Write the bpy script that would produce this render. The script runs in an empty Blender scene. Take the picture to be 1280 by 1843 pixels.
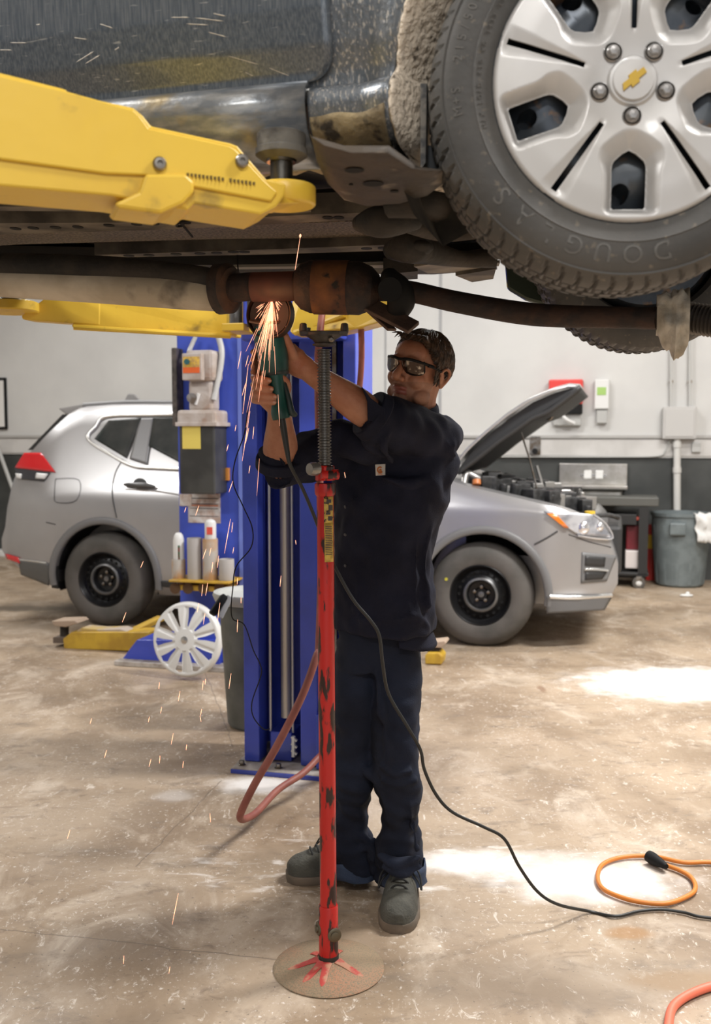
import bpy, bmesh, math, random
from mathutils import Vector as V, Matrix as Mx, noise
random.seed(7)
S = bpy.context.scene; COL = S.collection
pi = math.pi
# ------------------------------------------------------------------ camera, world, lights, exposure
FP = 1792.0; PITCH = math.atan((921.5-782)/FP); CH = 1.464
cam = bpy.data.objects.new('camera', bpy.data.cameras.new('camera')); COL.objects.link(cam)
cam.location = (0, 0, CH); cam.rotation_euler = (pi/2-PITCH, 0, 0)
cam.data.sensor_fit = 'VERTICAL'; cam.data.sensor_height = 36; cam.data.lens = 35
cam.data.clip_start = .05; cam.data.dof.use_dof = True; cam.data.dof.focus_distance = 2.7; cam.data.dof.aperture_fstop = 4.0
S.camera = cam
S.view_settings.view_transform = 'Standard'; S.view_settings.look = 'None'
S.view_settings.gamma = 1; S.view_settings.use_curve_mapping = False
S.view_settings.exposure = 0.26
wd = bpy.data.worlds.new('world'); S.world = wd; wd.use_nodes = True
bg = wd.node_tree.nodes['Background']; bg.inputs[0].default_value = (.93, .96, 1, 1); bg.inputs[1].default_value = .22
A0 = math.radians(14.7)                       # the building is turned this much against the camera
U = V((math.cos(A0), -math.sin(A0), 0)); VV = V((math.sin(A0), math.cos(A0), 0)); K = V((0, 0, 1))
RZ = Mx.Rotation(-A0, 3, 'Z')
def area(name, loc, size, power, aim=None, color=(1, .985, .965), sy=None):
    l = bpy.data.lights.new(name, 'AREA'); l.shape = 'RECTANGLE'; l.size = size; l.size_y = sy or size; l.energy = power; l.color = color
    o = bpy.data.objects.new(name, l); COL.objects.link(o); o.location = loc
    d = (V(aim)-V(loc)) if aim is not None else V((0, 0, -1))
    o.rotation_euler = d.to_track_quat('-Z', 'Y').to_euler(); return o
LAMPS = [(-3.2, 8.6), (.6, 8.2), (3.6, 6.6), (-4.9, 4.4), (2.6, 4.2), (-2.6, 1.6), (2.4, 1.4), (0, -1.6)]
PW = (85, 80, 95, 85, 250, 100, 125, 105)
for i, (x, y) in enumerate(LAMPS):
    area('ceiling_lamp', (x, y, 4.28), 1.5, PW[i], sy=.35)
area('front_fill', (.6, -4.2, 2.0), 5.0, 35, aim=(.2, 3, 1.4), color=(.95, .97, 1), sy=3.0)  # soft front fill added behind the camera, as if from an open bay door

# ------------------------------------------------------------------ pixel <-> place
def ray(px, py):
    x = (px-640)/FP; y = -(py-921.5)/FP; c, s = math.cos(PITCH), math.sin(PITCH)
    return V((x, c+y*s, y*c-s))
O = V((0, 0, CH))
def W(px, py, Y): d = ray(px, py); return O+d*(Y/d.y)
def F(px, py, z=0.): d = ray(px, py); return O+d*((z-CH)/d.z)
def PL(px, py, P0, n): d = ray(px, py); return O+d*((P0-O).dot(n)/d.dot(n))

# ------------------------------------------------------------------ materials
MC = {}
def M(name, c, rough=.5, metal=0, c2=None, scale=5, lo=.4, hi=.6, bump=0, bscale=60, stretch=(1, 1, 1), coat=0, spec=.5, detail=5,
      c3=None, scale3=20, lo3=.6, hi3=.65, stretch3=(1, 1, 1), emit=None, es=0, trans=0, alpha=1, rot3=(0, 0, 0)):
    if name in MC: return MC[name]
    m = bpy.data.materials.new(name); m.use_nodes = True; nt = m.node_tree; N = nt.nodes; L = nt.links
    b = N['Principled BSDF']; b.inputs['Base Color'].default_value = (*c, 1); b.inputs['Roughness'].default_value = rough
    b.inputs['Metallic'].default_value = metal; b.inputs['Coat Weight'].default_value = coat; b.inputs['Coat Roughness'].default_value = .08
    b.inputs['Specular IOR Level'].default_value = spec; b.inputs['Transmission Weight'].default_value = trans; b.inputs['Alpha'].default_value = alpha
    if emit: b.inputs['Emission Color'].default_value = (*emit, 1); b.inputs['Emission Strength'].default_value = es
    tc = N.new('ShaderNodeTexCoord')
    def nz(sc, st, det, rot=(0, 0, 0)):
        mp = N.new('ShaderNodeMapping'); mp.inputs['Scale'].default_value = st; mp.inputs['Rotation'].default_value = rot
        L.new(tc.outputs['Object'], mp.inputs[0]); n = N.new('ShaderNodeTexNoise'); n.inputs['Scale'].default_value = sc
        n.inputs['Detail'].default_value = det; L.new(mp.outputs[0], n.inputs['Vector']); return n
    cur = None
    for (cc, sc, l, h, st, rot) in ((c2, scale, lo, hi, stretch, (0, 0, 0)), (c3, scale3, lo3, hi3, stretch3, rot3)):
        if cc is None: continue
        n = nz(sc, st, detail, rot); r = N.new('ShaderNodeMapRange'); r.inputs[1].default_value = l; r.inputs[2].default_value = h
        L.new(n.outputs['Fac'], r.inputs[0]); mx = N.new('ShaderNodeMix'); mx.data_type = 'RGBA'
        if cur is None: mx.inputs[6].default_value = (*c, 1)
        else: L.new(cur, mx.inputs[6])
        mx.inputs[7].default_value = (*cc, 1); L.new(r.outputs[0], mx.inputs[0]); cur = mx.outputs[2]
    if cur is not None: L.new(cur, b.inputs['Base Color'])
    if bump:
        n = nz(bscale, (1, 1, 1), 4); bp = N.new('ShaderNodeBump'); bp.inputs['Strength'].default_value = bump; bp.inputs['Distance'].default_value = .01
        L.new(n.outputs['Fac'], bp.inputs['Height']); L.new(bp.outputs[0], b.inputs['Normal'])
    MC[name] = m; return m

# ------------------------------------------------------------------ mesh building
def frame(z, x=None):
    z = V(z).normalized(); h = V(x) if x is not None else (V((0, 0, 1)) if abs(z.z) < .9 else V((1, 0, 0)))
    xx = (h-z*h.dot(z)).normalized(); return Mx((xx, z.cross(xx), z)).transposed()
def spline(pts, n=6):
    pts = [V(p) for p in pts]
    if n <= 1 or len(pts) < 3: return pts
    out = []
    for i in range(len(pts)-1):
        p0 = pts[max(i-1, 0)]; p1 = pts[i]; p2 = pts[i+1]; p3 = pts[min(i+2, len(pts)-1)]
        for k in range(n):
            t = k/n; out.append(.5*((2*p1)+(p2-p0)*t+(2*p0-5*p1+4*p2-p3)*t*t+(3*p1-p0-3*p2+p3)*t**3))
    out.append(pts[-1]); return out
class MB:
    def __init__(s): s.bm = bmesh.new()
    def face(s, vs):
        try: return s.bm.faces.new(vs)
        except ValueError: return None
    def box(s, c, size, R=None):
        R = R or Mx.Identity(3); c = V(c); v = []
        for dz in (-.5, .5):
            for dx, dy in ((-.5, -.5), (.5, -.5), (.5, .5), (-.5, .5)): v.append(s.bm.verts.new(c+R@V((dx*size[0], dy*size[1], dz*size[2]))))
        for f in ((3, 2, 1, 0), (4, 5, 6, 7), (0, 1, 5, 4), (1, 2, 6, 5), (2, 3, 7, 6), (3, 0, 4, 7)): s.face([v[i] for i in f])
        return s
    def bar(s, a, b, w, h, up=(0, 0, 1)):
        a, b = V(a), V(b); z = (b-a); y = V(up); y = (y-z.normalized()*y.dot(z.normalized())).normalized(); x = y.cross(z.normalized())
        R = Mx((x, y, z.normalized())).transposed(); return s.box((a+b)/2, (w, h, z.length), R)
    def poly(s, pts, vec, cap=True):
        vec = V(vec); a = [s.bm.verts.new(V(p)) for p in pts]; b = [s.bm.verts.new(V(p)+vec) for p in pts]; n = len(a)
        if cap: s.face(a[::-1]); s.face(b)
        for i in range(n): s.face([a[i], a[(i+1) % n], b[(i+1) % n], b[i]])
        return s
    def rings(s, R, closed=True, cap=True):
        rs = [[s.bm.verts.new(p) for p in r] for r in R]
        for a, b in zip(rs, rs[1:]):
            n = len(a)
            for i in range(n if closed else n-1): s.face([a[i], a[(i+1) % n], b[(i+1) % n], b[i]])
        if cap and closed: s.face(rs[0][::-1]); s.face(rs[-1])
        return s
    def tube(s, pts, r, seg=8, n=1, cap=True, flat=None, rnd=False):
        raw = [V(p) for p in pts]; m = len(raw)
        rr = list(r) if isinstance(r, (list, tuple)) else [r]*m
        if n > 1 and m > 2:
            P = spline(raw, n); q = [V((x, 0, 0)) for x in rr]; rr = [v.x for v in spline(q, n)]
        else: P = raw
        if rnd:
            d0 = (P[0]-P[1]).normalized(); d1 = (P[-1]-P[-2]).normalized(); a0, a1 = rr[0], rr[-1]
            P = [P[0]+d0*a0*.98, P[0]+d0*a0*.85, P[0]+d0*a0*.5]+P+[P[-1]+d1*a1*.5, P[-1]+d1*a1*.85, P[-1]+d1*a1*.98]
            rr = [a0*.2, a0*.53, a0*.87]+rr+[a1*.87, a1*.53, a1*.2]
        up = None; R = []
        for i, p in enumerate(P):
            t = (P[min(i+1, len(P)-1)]-P[max(i-1, 0)])
            if t.length < 1e-9: t = V((0, 0, 1))
            t.normalize()
            if up is None: up = frame(t).col[0].copy() if flat is None else V(flat[0])
            up = (up-t*up.dot(t)).normalized(); w = t.cross(up); fx, fy = (1, 1) if flat is None else (flat[1], flat[2])
            R.append([p+up*math.cos(2*pi*k/seg)*rr[i]*fx+w*math.sin(2*pi*k/seg)*rr[i]*fy for k in range(seg)])
        return s.rings(R, True, cap)
    def lathe(s, prof, c=(0, 0, 0), R=None, seg=32, cap=True):
        R = R or Mx.Identity(3); c = V(c)
        return s.rings([[c+R@V((r*math.cos(2*pi*k/seg), r*math.sin(2*pi*k/seg), h)) for k in range(seg)] for r, h in prof], True, cap)
    def cyl(s, a, b, r, seg=20, r2=None):
        a, b = V(a), V(b); return s.lathe([(r, 0), (r if r2 is None else r2, (b-a).length)], a, frame(b-a), seg)
    def ell(s, c, rad, R=None, seg=20, rg=12):
        R = R or Mx.Identity(3); c = V(c); out = []
        for j in range(1, rg):
            t = pi*j/rg; out.append([c+R@V((rad[0]*math.sin(t)*math.cos(2*pi*k/seg), rad[1]*math.sin(t)*math.sin(2*pi*k/seg), -rad[2]*math.cos(t))) for k in range(seg)])
        return s.rings(out, True, True)
    def grid(s, fn, nu, nv, thick=None):
        g = [[s.bm.verts.new(fn(i/nu, j/nv)) for j in range(nv+1)] for i in range(nu+1)]
        for i in range(nu):
            for j in range(nv): s.face([g[i][j], g[i+1][j], g[i+1][j+1], g[i][j+1]])
        return s
def join(a, b, mi):
    mp = {v: a.bm.verts.new(v.co) for v in b.bm.verts}
    for f in b.bm.faces:
        q = a.face([mp[v] for v in f.verts])
        if q: q.material_index = mi
    b.bm.free(); return a
def tmp(bm):
    bmesh.ops.recalc_face_normals(bm, faces=bm.faces)
    me = bpy.data.meshes.new('m'); bm.to_mesh(me); bm.free(); o = bpy.data.objects.new('tmp', me); COL.objects.link(o); return o
def bake(o):
    dg = bpy.context.evaluated_depsgraph_get(); me = bpy.data.meshes.new_from_object(o.evaluated_get(dg)); bm = bmesh.new(); bm.from_mesh(me)
    bpy.data.objects.remove(o); r = MB(); r.bm.free(); r.bm = bm; return r
def fuse(mb, vox, sm=3, f=.5):
    o = tmp(mb.bm); m = o.modifiers.new('r', 'REMESH'); m.mode = 'VOXEL'; m.voxel_size = vox
    if sm: q = o.modifiers.new('s', 'SMOOTH'); q.iterations = sm; q.factor = f
    return bake(o)
def cut(mb, cutters):
    o = tmp(mb.bm); cs = []
    for c in cutters:
        co = tmp(c.bm); m = o.modifiers.new('b', 'BOOLEAN'); m.operation = 'DIFFERENCE'; m.solver = 'EXACT'; m.object = co; cs.append(co)
    bpy.context.view_layer.update(); r = bake(o)
    for c in cs: bpy.data.objects.remove(c)
    return r
ORG = {}
def thing(name, label, cat, loc=(0, 0, 0), group=None):
    o = bpy.data.objects.new(name, None); COL.objects.link(o); o.location = loc; o.empty_display_size = .1; ORG[o] = V(loc)
    o['label'] = label; o['category'] = cat
    if group: o['group'] = group
    return o
def obj(name, mb, mat, parent=None, smooth=None, bevel=0, at=None, label=None, recalc=True):
    bm = mb.bm
    if recalc: bmesh.ops.recalc_face_normals(bm, faces=bm.faces)
    if at is not None: org = V(at)
    elif bm.verts:
        c = [v.co for v in bm.verts]; org = V(((min(p.x for p in c)+max(p.x for p in c))/2, (min(p.y for p in c)+max(p.y for p in c))/2, min(p.z for p in c)))
    else: org = V((0, 0, 0))
    bmesh.ops.translate(bm, vec=-org, verts=bm.verts)
    me = bpy.data.meshes.new(name); bm.to_mesh(me); bm.free()
    if smooth is not None: me.shade_smooth(); me.set_sharp_from_angle(angle=math.radians(smooth))
    for q in (mat if isinstance(mat, (list, tuple)) else [mat]): me.materials.append(q)
    o = bpy.data.objects.new(name, me); COL.objects.link(o)
    if parent is not None: o.parent = parent; o.location = org-ORG[parent]
    else: o.location = org
    ORG[o] = org
    if bevel:
        b = o.modifiers.new('bevel', 'BEVEL'); b.width = bevel; b.segments = 2; b.limit_method = 'ANGLE'; b.angle_limit = math.radians(40)
    if label: o['label'] = label
    return o
def tag(o, label, cat, group=None, kind=None):
    o['label'] = label; o['category'] = cat
    if group: o['group'] = group
    if kind: o['kind'] = kind
    return o
def struct(name, mb, mat, **k): o = obj(name, mb, mat, **k); o['kind'] = 'structure'; return o
def text(s, size, place, ext=.0005, align='CENTER', mb=None):
    """letters as mesh; place(x, y, z) -> world point"""
    cu = bpy.data.curves.new('t', 'FONT'); cu.body = s; cu.size = size; cu.extrude = ext; cu.align_x = align; cu.align_y = 'CENTER'; cu.resolution_u = 3
    o = bpy.data.objects.new('t', cu); COL.objects.link(o); bpy.context.view_layer.update()
    r = bake(o); mb = mb or MB(); mp = {}
    for v in r.bm.verts: mp[v] = mb.bm.verts.new(place(v.co.x, v.co.y, v.co.z))
    for f in r.bm.faces: mb.face([mp[v] for v in f.verts])
    r.bm.free(); return mb
def lerp(tab, x):
    if x <= tab[0][0]: return tab[0][1]
    for (a, b), (c, d) in zip(tab, tab[1:]):
        if x <= c: return b+(d-b)*(x-a)/(c-a)
    return tab[-1][1]
def sstep(a, b, x): t = max(0, min(1, (x-a)/(b-a))); return t*t*(3-2*t)

BLACK = M('black_rubber', (.008, .008, .008), .7, spec=.25)
DARK = M('dark_grime', (.018, .016, .013), .75, c2=(.045, .035, .026), scale=9, bump=.3)
CHROME = M('bright_steel', (.6, .6, .6), .25, 1)
STEEL = M('worn_steel', (.35, .34, .32), .4, 1, c2=(.2, .16, .12), scale=20)
YEL = M('lift_yellow_paint', (.78, .52, .055), .38, c2=(.66, .41, .04), scale=3, lo=.45, hi=.75, c3=(.22, .14, .04), scale3=11, lo3=.62, hi3=.8, bump=.08, bscale=25)
BLUE = M('lift_blue_paint', (.05, .085, .55), .32, c2=(.04, .07, .45), scale=5, coat=.3)
BLUEL = M('second_lift_blue_paint', (.055, .10, .55), .4, c2=(.045, .08, .45), scale=5)
RED = M('stand_red_paint', (.50, .016, .012), .38, c2=(.5, .015, .012), scale=6, c3=(.03, .012, .01), scale3=34, lo3=.53, hi3=.58, stretch3=(1.2, 1.2, .32), bump=.15, bscale=40)
CONC = M('dusty_plate', (.5, .46, .42), .7, c2=(.3, .26, .22), scale=12, bump=.3)
WHITE = M('white_plastic', (.72, .72, .70), .4)
GREYP = M('grey_paint', (.45, .45, .43), .5)
# ------------------------------------------------------------------ the setting
def floor_mat():
    m = bpy.data.materials.new('stained_concrete'); m.use_nodes = True; nt = m.node_tree; N = nt.nodes; L = nt.links; b = N['Principled BSDF']
    tc = N.new('ShaderNodeTexCoord')
    def noise_(sc, det=6, st=(1, 1, 1), dist=0, rough=.55):
        mp = N.new('ShaderNodeMapping'); mp.inputs['Scale'].default_value = st; L.new(tc.outputs['Object'], mp.inputs[0])
        n = N.new('ShaderNodeTexNoise'); n.inputs['Scale'].default_value = sc; n.inputs['Detail'].default_value = det; n.inputs['Distortion'].default_value = dist
        n.inputs['Roughness'].default_value = rough; L.new(mp.outputs[0], n.inputs['Vector']); return n.outputs['Fac']
    def rng(f, a, b_, lo=0, hi=1):
        r = N.new('ShaderNodeMapRange'); r.inputs[1].default_value = a; r.inputs[2].default_value = b_; r.inputs[3].default_value = lo; r.inputs[4].default_value = hi
        r.interpolation_type = 'SMOOTHSTEP'; L.new(f, r.inputs[0]); return r.outputs[0]
    def mix(f, a, c):
        x = N.new('ShaderNodeMix'); x.data_type = 'RGBA'; L.new(f, x.inputs[0])
        if isinstance(a, tuple): x.inputs[6].default_value = (*a, 1)
        else: L.new(a, x.inputs[6])
        x.inputs[7].default_value = (*c, 1); return x.outputs[2]
    def math_(op, a, c):
        x = N.new('ShaderNodeMath'); x.operation = op
        for i, q in enumerate((a, c)):
            if isinstance(q, (int, float)): x.inputs[i].default_value = q
            else: L.new(q, x.inputs[i])
        return x.outputs[0]
    def blob(c, rx, ry, soft=.35, wob=.5):
        mp = N.new('ShaderNodeMapping'); mp.vector_type = 'POINT'; mp.inputs['Location'].default_value = (-c[0]/rx, -c[1]/ry, 0); mp.inputs['Scale'].default_value = (1/rx, 1/ry, 0)
        L.new(tc.outputs['Object'], mp.inputs[0]); d = N.new('ShaderNodeVectorMath'); d.operation = 'LENGTH'; L.new(mp.outputs[0], d.inputs[0])
        n = noise_(9, 6); w = math_('MULTIPLY', n, wob); e = math_('ADD', d.outputs['Value'], w); return rng(e, 1+wob*.5-soft, 1+wob*.5, 1, 0)
    c = mix(rng(noise_(1.1, 8, dist=.6), .38, .64), (.40, .305, .212), (.235, .168, .108))
    c = mix(rng(noise_(3.5, 10, (1, .6, 1), .8, .65), .48, .72), c, (.52, .43, .335))
    c = mix(rng(noise_(7, 12, (.7, 1.2, 1), .3, .7), .52, .74), c, (.19, .145, .105))
    c = mix(math_('MULTIPLY', rng(noise_(55, 8, rough=.7), .57, .66), rng(noise_(3, 5), .40, .58)), c, (.72, .66, .60))
    c = mix(rng(noise_(90, 6), .64, .72), c, (.10, .08, .06))
    c = mix(math_('MULTIPLY', rng(noise_(26, 12, (1, .5, 1), 1.2, .75), .57, .66), .75), c, (.70, .63, .55))
    c = mix(math_('MULTIPLY', rng(noise_(17, 12, (.6, 1, 1), .6, .75), .53, .68), .65), c, (.17, .12, .08))
    # near-white patches: a large one at right, the rest dust
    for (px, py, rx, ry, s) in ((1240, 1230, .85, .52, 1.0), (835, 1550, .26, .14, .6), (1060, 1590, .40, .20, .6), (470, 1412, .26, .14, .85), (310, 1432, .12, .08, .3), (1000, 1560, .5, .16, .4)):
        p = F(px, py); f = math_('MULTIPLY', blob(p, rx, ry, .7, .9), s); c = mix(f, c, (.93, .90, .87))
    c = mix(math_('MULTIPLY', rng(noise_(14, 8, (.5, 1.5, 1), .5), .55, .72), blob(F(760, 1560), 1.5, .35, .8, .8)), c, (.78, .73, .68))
    # oil and rust stains
    for (px, py, rx, ry, s, col) in ((30, 1095, .55, .2, .8, (.06, .045, .03)), (1130, 1680, .09, .05, .6, (.34, .17, .05)), (1230, 1765, .2, .07, .6, (.30, .17, .06)),
                                     (70, 1090, .5, .35, .5, (.12, .09, .06)), (900, 1290, .09, .03, .35, (.12, .09, .07)), (975, 1240, .03, .1, .55, (.16, .07, .03)),
                                     (500, 1560, .3, .2, .3, (.16, .12, .08)), (1040, 1770, .9, .18, .35, (.2, .16, .12))):
        c = mix(math_('MULTIPLY', blob(F(px, py), rx, ry, .6, .8), s), c, col)
    # hairline cracks
    for (x0, y0, x1, y1) in ((0, 1672, 500, 1728), (245, 1560, 400, 1405), (330, 1100, 420, 1345)):
        a, d = F(x0, y0), F(x1, y1); t = (d-a).normalized(); L0 = (d-a).length
        sp = N.new('ShaderNodeMapping'); sp.vector_type = 'TEXTURE'; sp.inputs['Location'].default_value = a; sp.inputs['Rotation'].default_value = (0, 0, math.atan2(t.y, t.x)); L.new(tc.outputs['Object'], sp.inputs[0])
        sx = N.new('ShaderNodeSeparateXYZ'); L.new(sp.outputs[0], sx.inputs[0]); wob = math_('MULTIPLY', math_('SUBTRACT', noise_(6, 6), .5), .05)
        line = rng(math_('ABSOLUTE', math_('ADD', sx.outputs[1], wob), 0), .0015, .004, 1, 0)
        inx = math_('MULTIPLY', math_('GREATER_THAN', sx.outputs[0], 0), math_('LESS_THAN', sx.outputs[0], L0)); c = mix(math_('MULTIPLY', math_('MULTIPLY', line, inx), .55), c, (.10, .075, .055))
    L.new(c, b.inputs['Base Color']); L.new(rng(noise_(2.2, 6), .35, .65, .38, .68), b.inputs['Roughness'])
    bp = N.new('ShaderNodeBump'); bp.inputs['Strength'].default_value = .25; bp.inputs['Distance'].default_value = .004; L.new(noise_(40, 8), bp.inputs['Height']); L.new(bp.outputs[0], b.inputs['Normal'])
    return m
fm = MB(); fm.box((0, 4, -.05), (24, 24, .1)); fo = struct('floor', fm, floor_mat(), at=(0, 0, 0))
WP = V((3.1, 10.05, 0))                                      # a point on the back wall's face
def wl(px, py, off=0): return PL(px, py, WP-VV*off, VV)       # point on the wall (or off metres in front of it)
def wbox(mb, x0, y0, x1, y1, dep, off=0):                      # box on the wall from pixel corners
    a, b = wl(x0, y0, off+dep), wl(x1, y1, off+dep); wdt = abs((b-a).dot(U)); h = abs(a.z-b.z)
    return mb.box((a+b)/2+VV*dep/2, (wdt, dep, h), RZ)
WALLM = M('painted_wall', (.63, .625, .60), .6, c2=(.57, .565, .545), scale=1.2, bump=.05, bscale=8)
wz = wl(1200, 824).z
w = MB(); w.box(WP+VV*.15+K*((4.5+wz)/2)-U*1.5, (18, .3, 4.5-wz), RZ); struct('wall_back', w, WALLM)
w = MB(); w.box(WP+VV*.17+K*(wz/2)-U*1.5, (18, .3, wz), RZ); struct('wall_back', w, M('charcoal_wall_paint', (.035, .038, .036), .55, c2=(.055, .058, .055), scale=3))
w = MB(); wbox(w, -250, 783, 1600, 789, .03); struct('trim_1', w, M('trim_grey', (.42, .41, .39), .5))
w = MB(); wbox(w, -250, 789, 1600, 823, .012); struct('trim_2', w, M('ledge_grey', (.60, .585, .56), .5, c2=(.5, .485, .46), scale=3))
for i, px in enumerate((694, 793)):
    w = MB(); wbox(w, px-1, 300, px+1, 783, .006); struct('trim_%d' % (i+3), w, M('seam', (.36, .36, .36), .6))
w = MB(); w.box(V((0, 4, 4.55)), (24, 24, .1)); struct('ceiling', w, M('ceiling_white', (.62, .6, .57), .8))
for sgn, nm in ((-1, 'left'), (1, 'right')):
    w = MB(); w.box(V((sgn*8.4, 3, 2.25)), (.2, 15, 4.5)); struct('wall_'+nm, w, WALLM)
# ------------------------------------------------------------------ things on and by the back wall
t = thing('first_aid_dispenser', 'red and black dispenser box on the wall behind the raised car hood', 'dispenser', wl(1018, 768, .1))
obj('cover', wbox(MB(), 988, 683, 1049, 727, .14), M('dispenser_red', (.72, .06, .05), .4), t, bevel=.015)
obj('base', wbox(MB(), 990, 727, 1048, 745, .12), BLACK, t, bevel=.01)
obj('tray', wbox(MB(), 996, 745, 1046, 766, .07), GREYP, t, bevel=.01)
obj('lever', MB().tube([wl(1010, 745, .15), wl(1020, 755, .16), wl(1034, 762, .13)], .02, 8, 4), WHITE, t, smooth=60)
t = thing('soap_dispenser', 'narrow white soap dispenser on the wall right of the red box', 'dispenser', wl(1083, 765, .05))
obj('housing', wbox(MB(), 1071, 683, 1096, 736, .09), WHITE, t, bevel=.01); obj('label_panel', wbox(MB(), 1075, 697, 1091, 711, .004, .09), M('lime_label', (.35, .55, .15), .5), t)
obj('nozzle', wbox(MB(), 1074, 738, 1093, 762, .07), GREYP, t, bevel=.01)
t = thing('electrical_box', 'grey electrical junction box on the wall above the grey bin', 'electrical box', wl(1225, 790, .05))
obj('box', wbox(MB(), 1194, 732, 1253, 790, .12), M('box_grey', (.50, .49, .47), .5), t, bevel=.008)
obj('cover', wbox(MB(), 1198, 736, 1249, 786, .008, .12), M('box_grey', (.50, .49, .47), .5), t, bevel=.004)
for px in (1208, 1242):
    c = obj('conduit', MB().cyl(wl(px, 732, .05), wl(px, 300, .05), .014), M('conduit_grey', (.5, .5, .48), .4), t, smooth=40)
    obj('clamp', wbox(MB(), px-4, 684, px+4, 689, .04, .02), STEEL, c)
c = obj('conduit', MB().cyl(wl(1219, 790, .06), wl(1219, 922, .06), .035), M('conduit_pale', (.6, .59, .56), .45), t, smooth=40)
for y in (846, 800): obj('coupling', MB().cyl(wl(1219, y-5, .06), wl(1219, y+5, .06), .042), M('conduit_pale', (.6, .59, .56), .45), c, smooth=40)
obj('cable', MB().tube([wl(1206, 790, .05), wl(1198, 812, .03), wl(1180, 821, .02), wl(1090, 822, .02), wl(900, 822, .02)], .009, 8, 6), GREYP, t, smooth=60)
tag(obj('outlet_box', wbox(MB(), 1246, 797, 1262, 814, .05), GREYP, bevel=.006), 'small grey outlet box on the wall ledge beside the pale conduit', 'outlet')
t = thing('wall_bracket', 'small metal bracket on the wall ledge behind the hood prop rod', 'bracket', wl(963, 815, .05))
obj('plate', wbox(MB(), 954, 785, 973, 818, .03), STEEL, t, bevel=.004); obj('knob', MB().cyl(wl(963, 812, .03), wl(963, 812, .09), .03), BLACK, t, smooth=40)
SS = M('stainless', (.62, .60, .57), .28, .9, c2=(.5, .48, .44), scale=10)
t = thing('utility_sink', 'stainless steel wash sink fixed to the dark wall behind the silver car', 'sink', wl(1068, 905, .3))
obj('backsplash', wbox(MB(), 1007, 834, 1129, 872, .03), SS, t, bevel=.006)
obj('rim', wbox(MB(), 1006, 873, 1130, 882, .42), SS, t, bevel=.01); obj('basin', wbox(MB(), 1018, 882, 1120, 900, .36), SS, t, bevel=.02)
fa = obj('faucet', wbox(MB(), 1046, 853, 1092, 858, .05, .03), CHROME, t, bevel=.004)
for px in (1057, 1078): obj('tap_handle', wbox(MB(), px-6, 847, px+8, 862, .07, .03), WHITE, fa, bevel=.01)
# black work cart
p0 = F(1145, 1058); CB = M('cart_black', (.02, .02, .02), .5)
t = thing('rolling_cart', 'black metal rolling cart on casters between the silver car and the bin', 'cart', p0)
def cb(x0, y0, x1, y1, dep, base=p0): 
    a, b = PL(x0, y0, base, VV), PL(x1, y1, base, VV); return MB().box((a+b)/2+VV*dep/2, (abs((b-a).dot(U)), dep, abs(a.z-b.z)), RZ)
obj('top_shelf', cb(1005, 893, 1186, 912, .45), M('cart_top', (.10, .10, .09), .45), t, bevel=.01)
obj('bottom_shelf', cb(1010, 1026, 1168, 1038, .45), CB, t, bevel=.01)
for px in (1158, 1018):
    for dd in (0, .41): 
        mb = cb(px-7, 912, px+7, 1038, .04, p0+VV*dd); obj('post', mb, CB, t)
for px in (1150, 1030):
    q = PL(px, 1049, p0, VV); w_ = obj('caster', MB().lathe([(.02, -.02), (.052, -.018), (.06, -.01), (.06, .01), (.052, .018), (.02, .02)], q, frame(VV), 24), M('caster_rubber', (.10, .09, .08), .6), t, smooth=40)
    obj('caster_hub', MB().lathe([(.02, -.026), (.028, -.02), (.028, .02), (.02, .026)], q, frame(VV), 16), WHITE, w_, smooth=40); obj('fork', MB().box(q+K*.04+VV*.0, (.05, .05, .05), RZ), STEEL, w_)
obj('drawer', cb(1095, 925, 1146, 945, .38, p0+VV*.02), CB, t, bevel=.005)
def boxthing(name, x0, y0, x1, y1, dep, m, label, cat, base, bev=.01):
    return tag(obj(name, cb(x0, y0, x1, y1, dep, base), m, bevel=bev), label, cat)
boxthing('cardboard_carton', 1126, 991, 1154, 1024, .2, M('carton_white', (.65, .6, .58), .6), 'white and pink carton on the lower shelf of the black cart', 'box', p0+VV*.05)
boxthing('parts_tray', 1127, 930, 1156, 937, .2, M('tray_red', (.5, .08, .05), .5), 'flat red tray on the black cart under its top', 'tray', p0+VV*.03)
boxthing('plastic_jug', 1128, 946, 1150, 990, .16, M('jug_maroon', (.16, .012, .02), .4), 'dark red jug standing behind the pink carton on the cart', 'jug', p0+VV*.12)
q = F(1172, 1046)
t = thing('traffic_cone', 'red and yellow striped marker post between the black cart and the bin', 'marker', q)
for i, (z0, z1, mm) in enumerate(((0, .32, 'tray_red2'), (.32, .46, 'yel2'), (.46, .56, 'tray_red2'))):
    obj('band', MB().lathe([(.05-.03*z0, z0), (.05-.03*z1, z1)], q+VV*.1, None, 20), M(mm, (.6, .04, .03) if mm != 'yel2' else (.8, .5, .03), .4), t, smooth=40)
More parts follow.
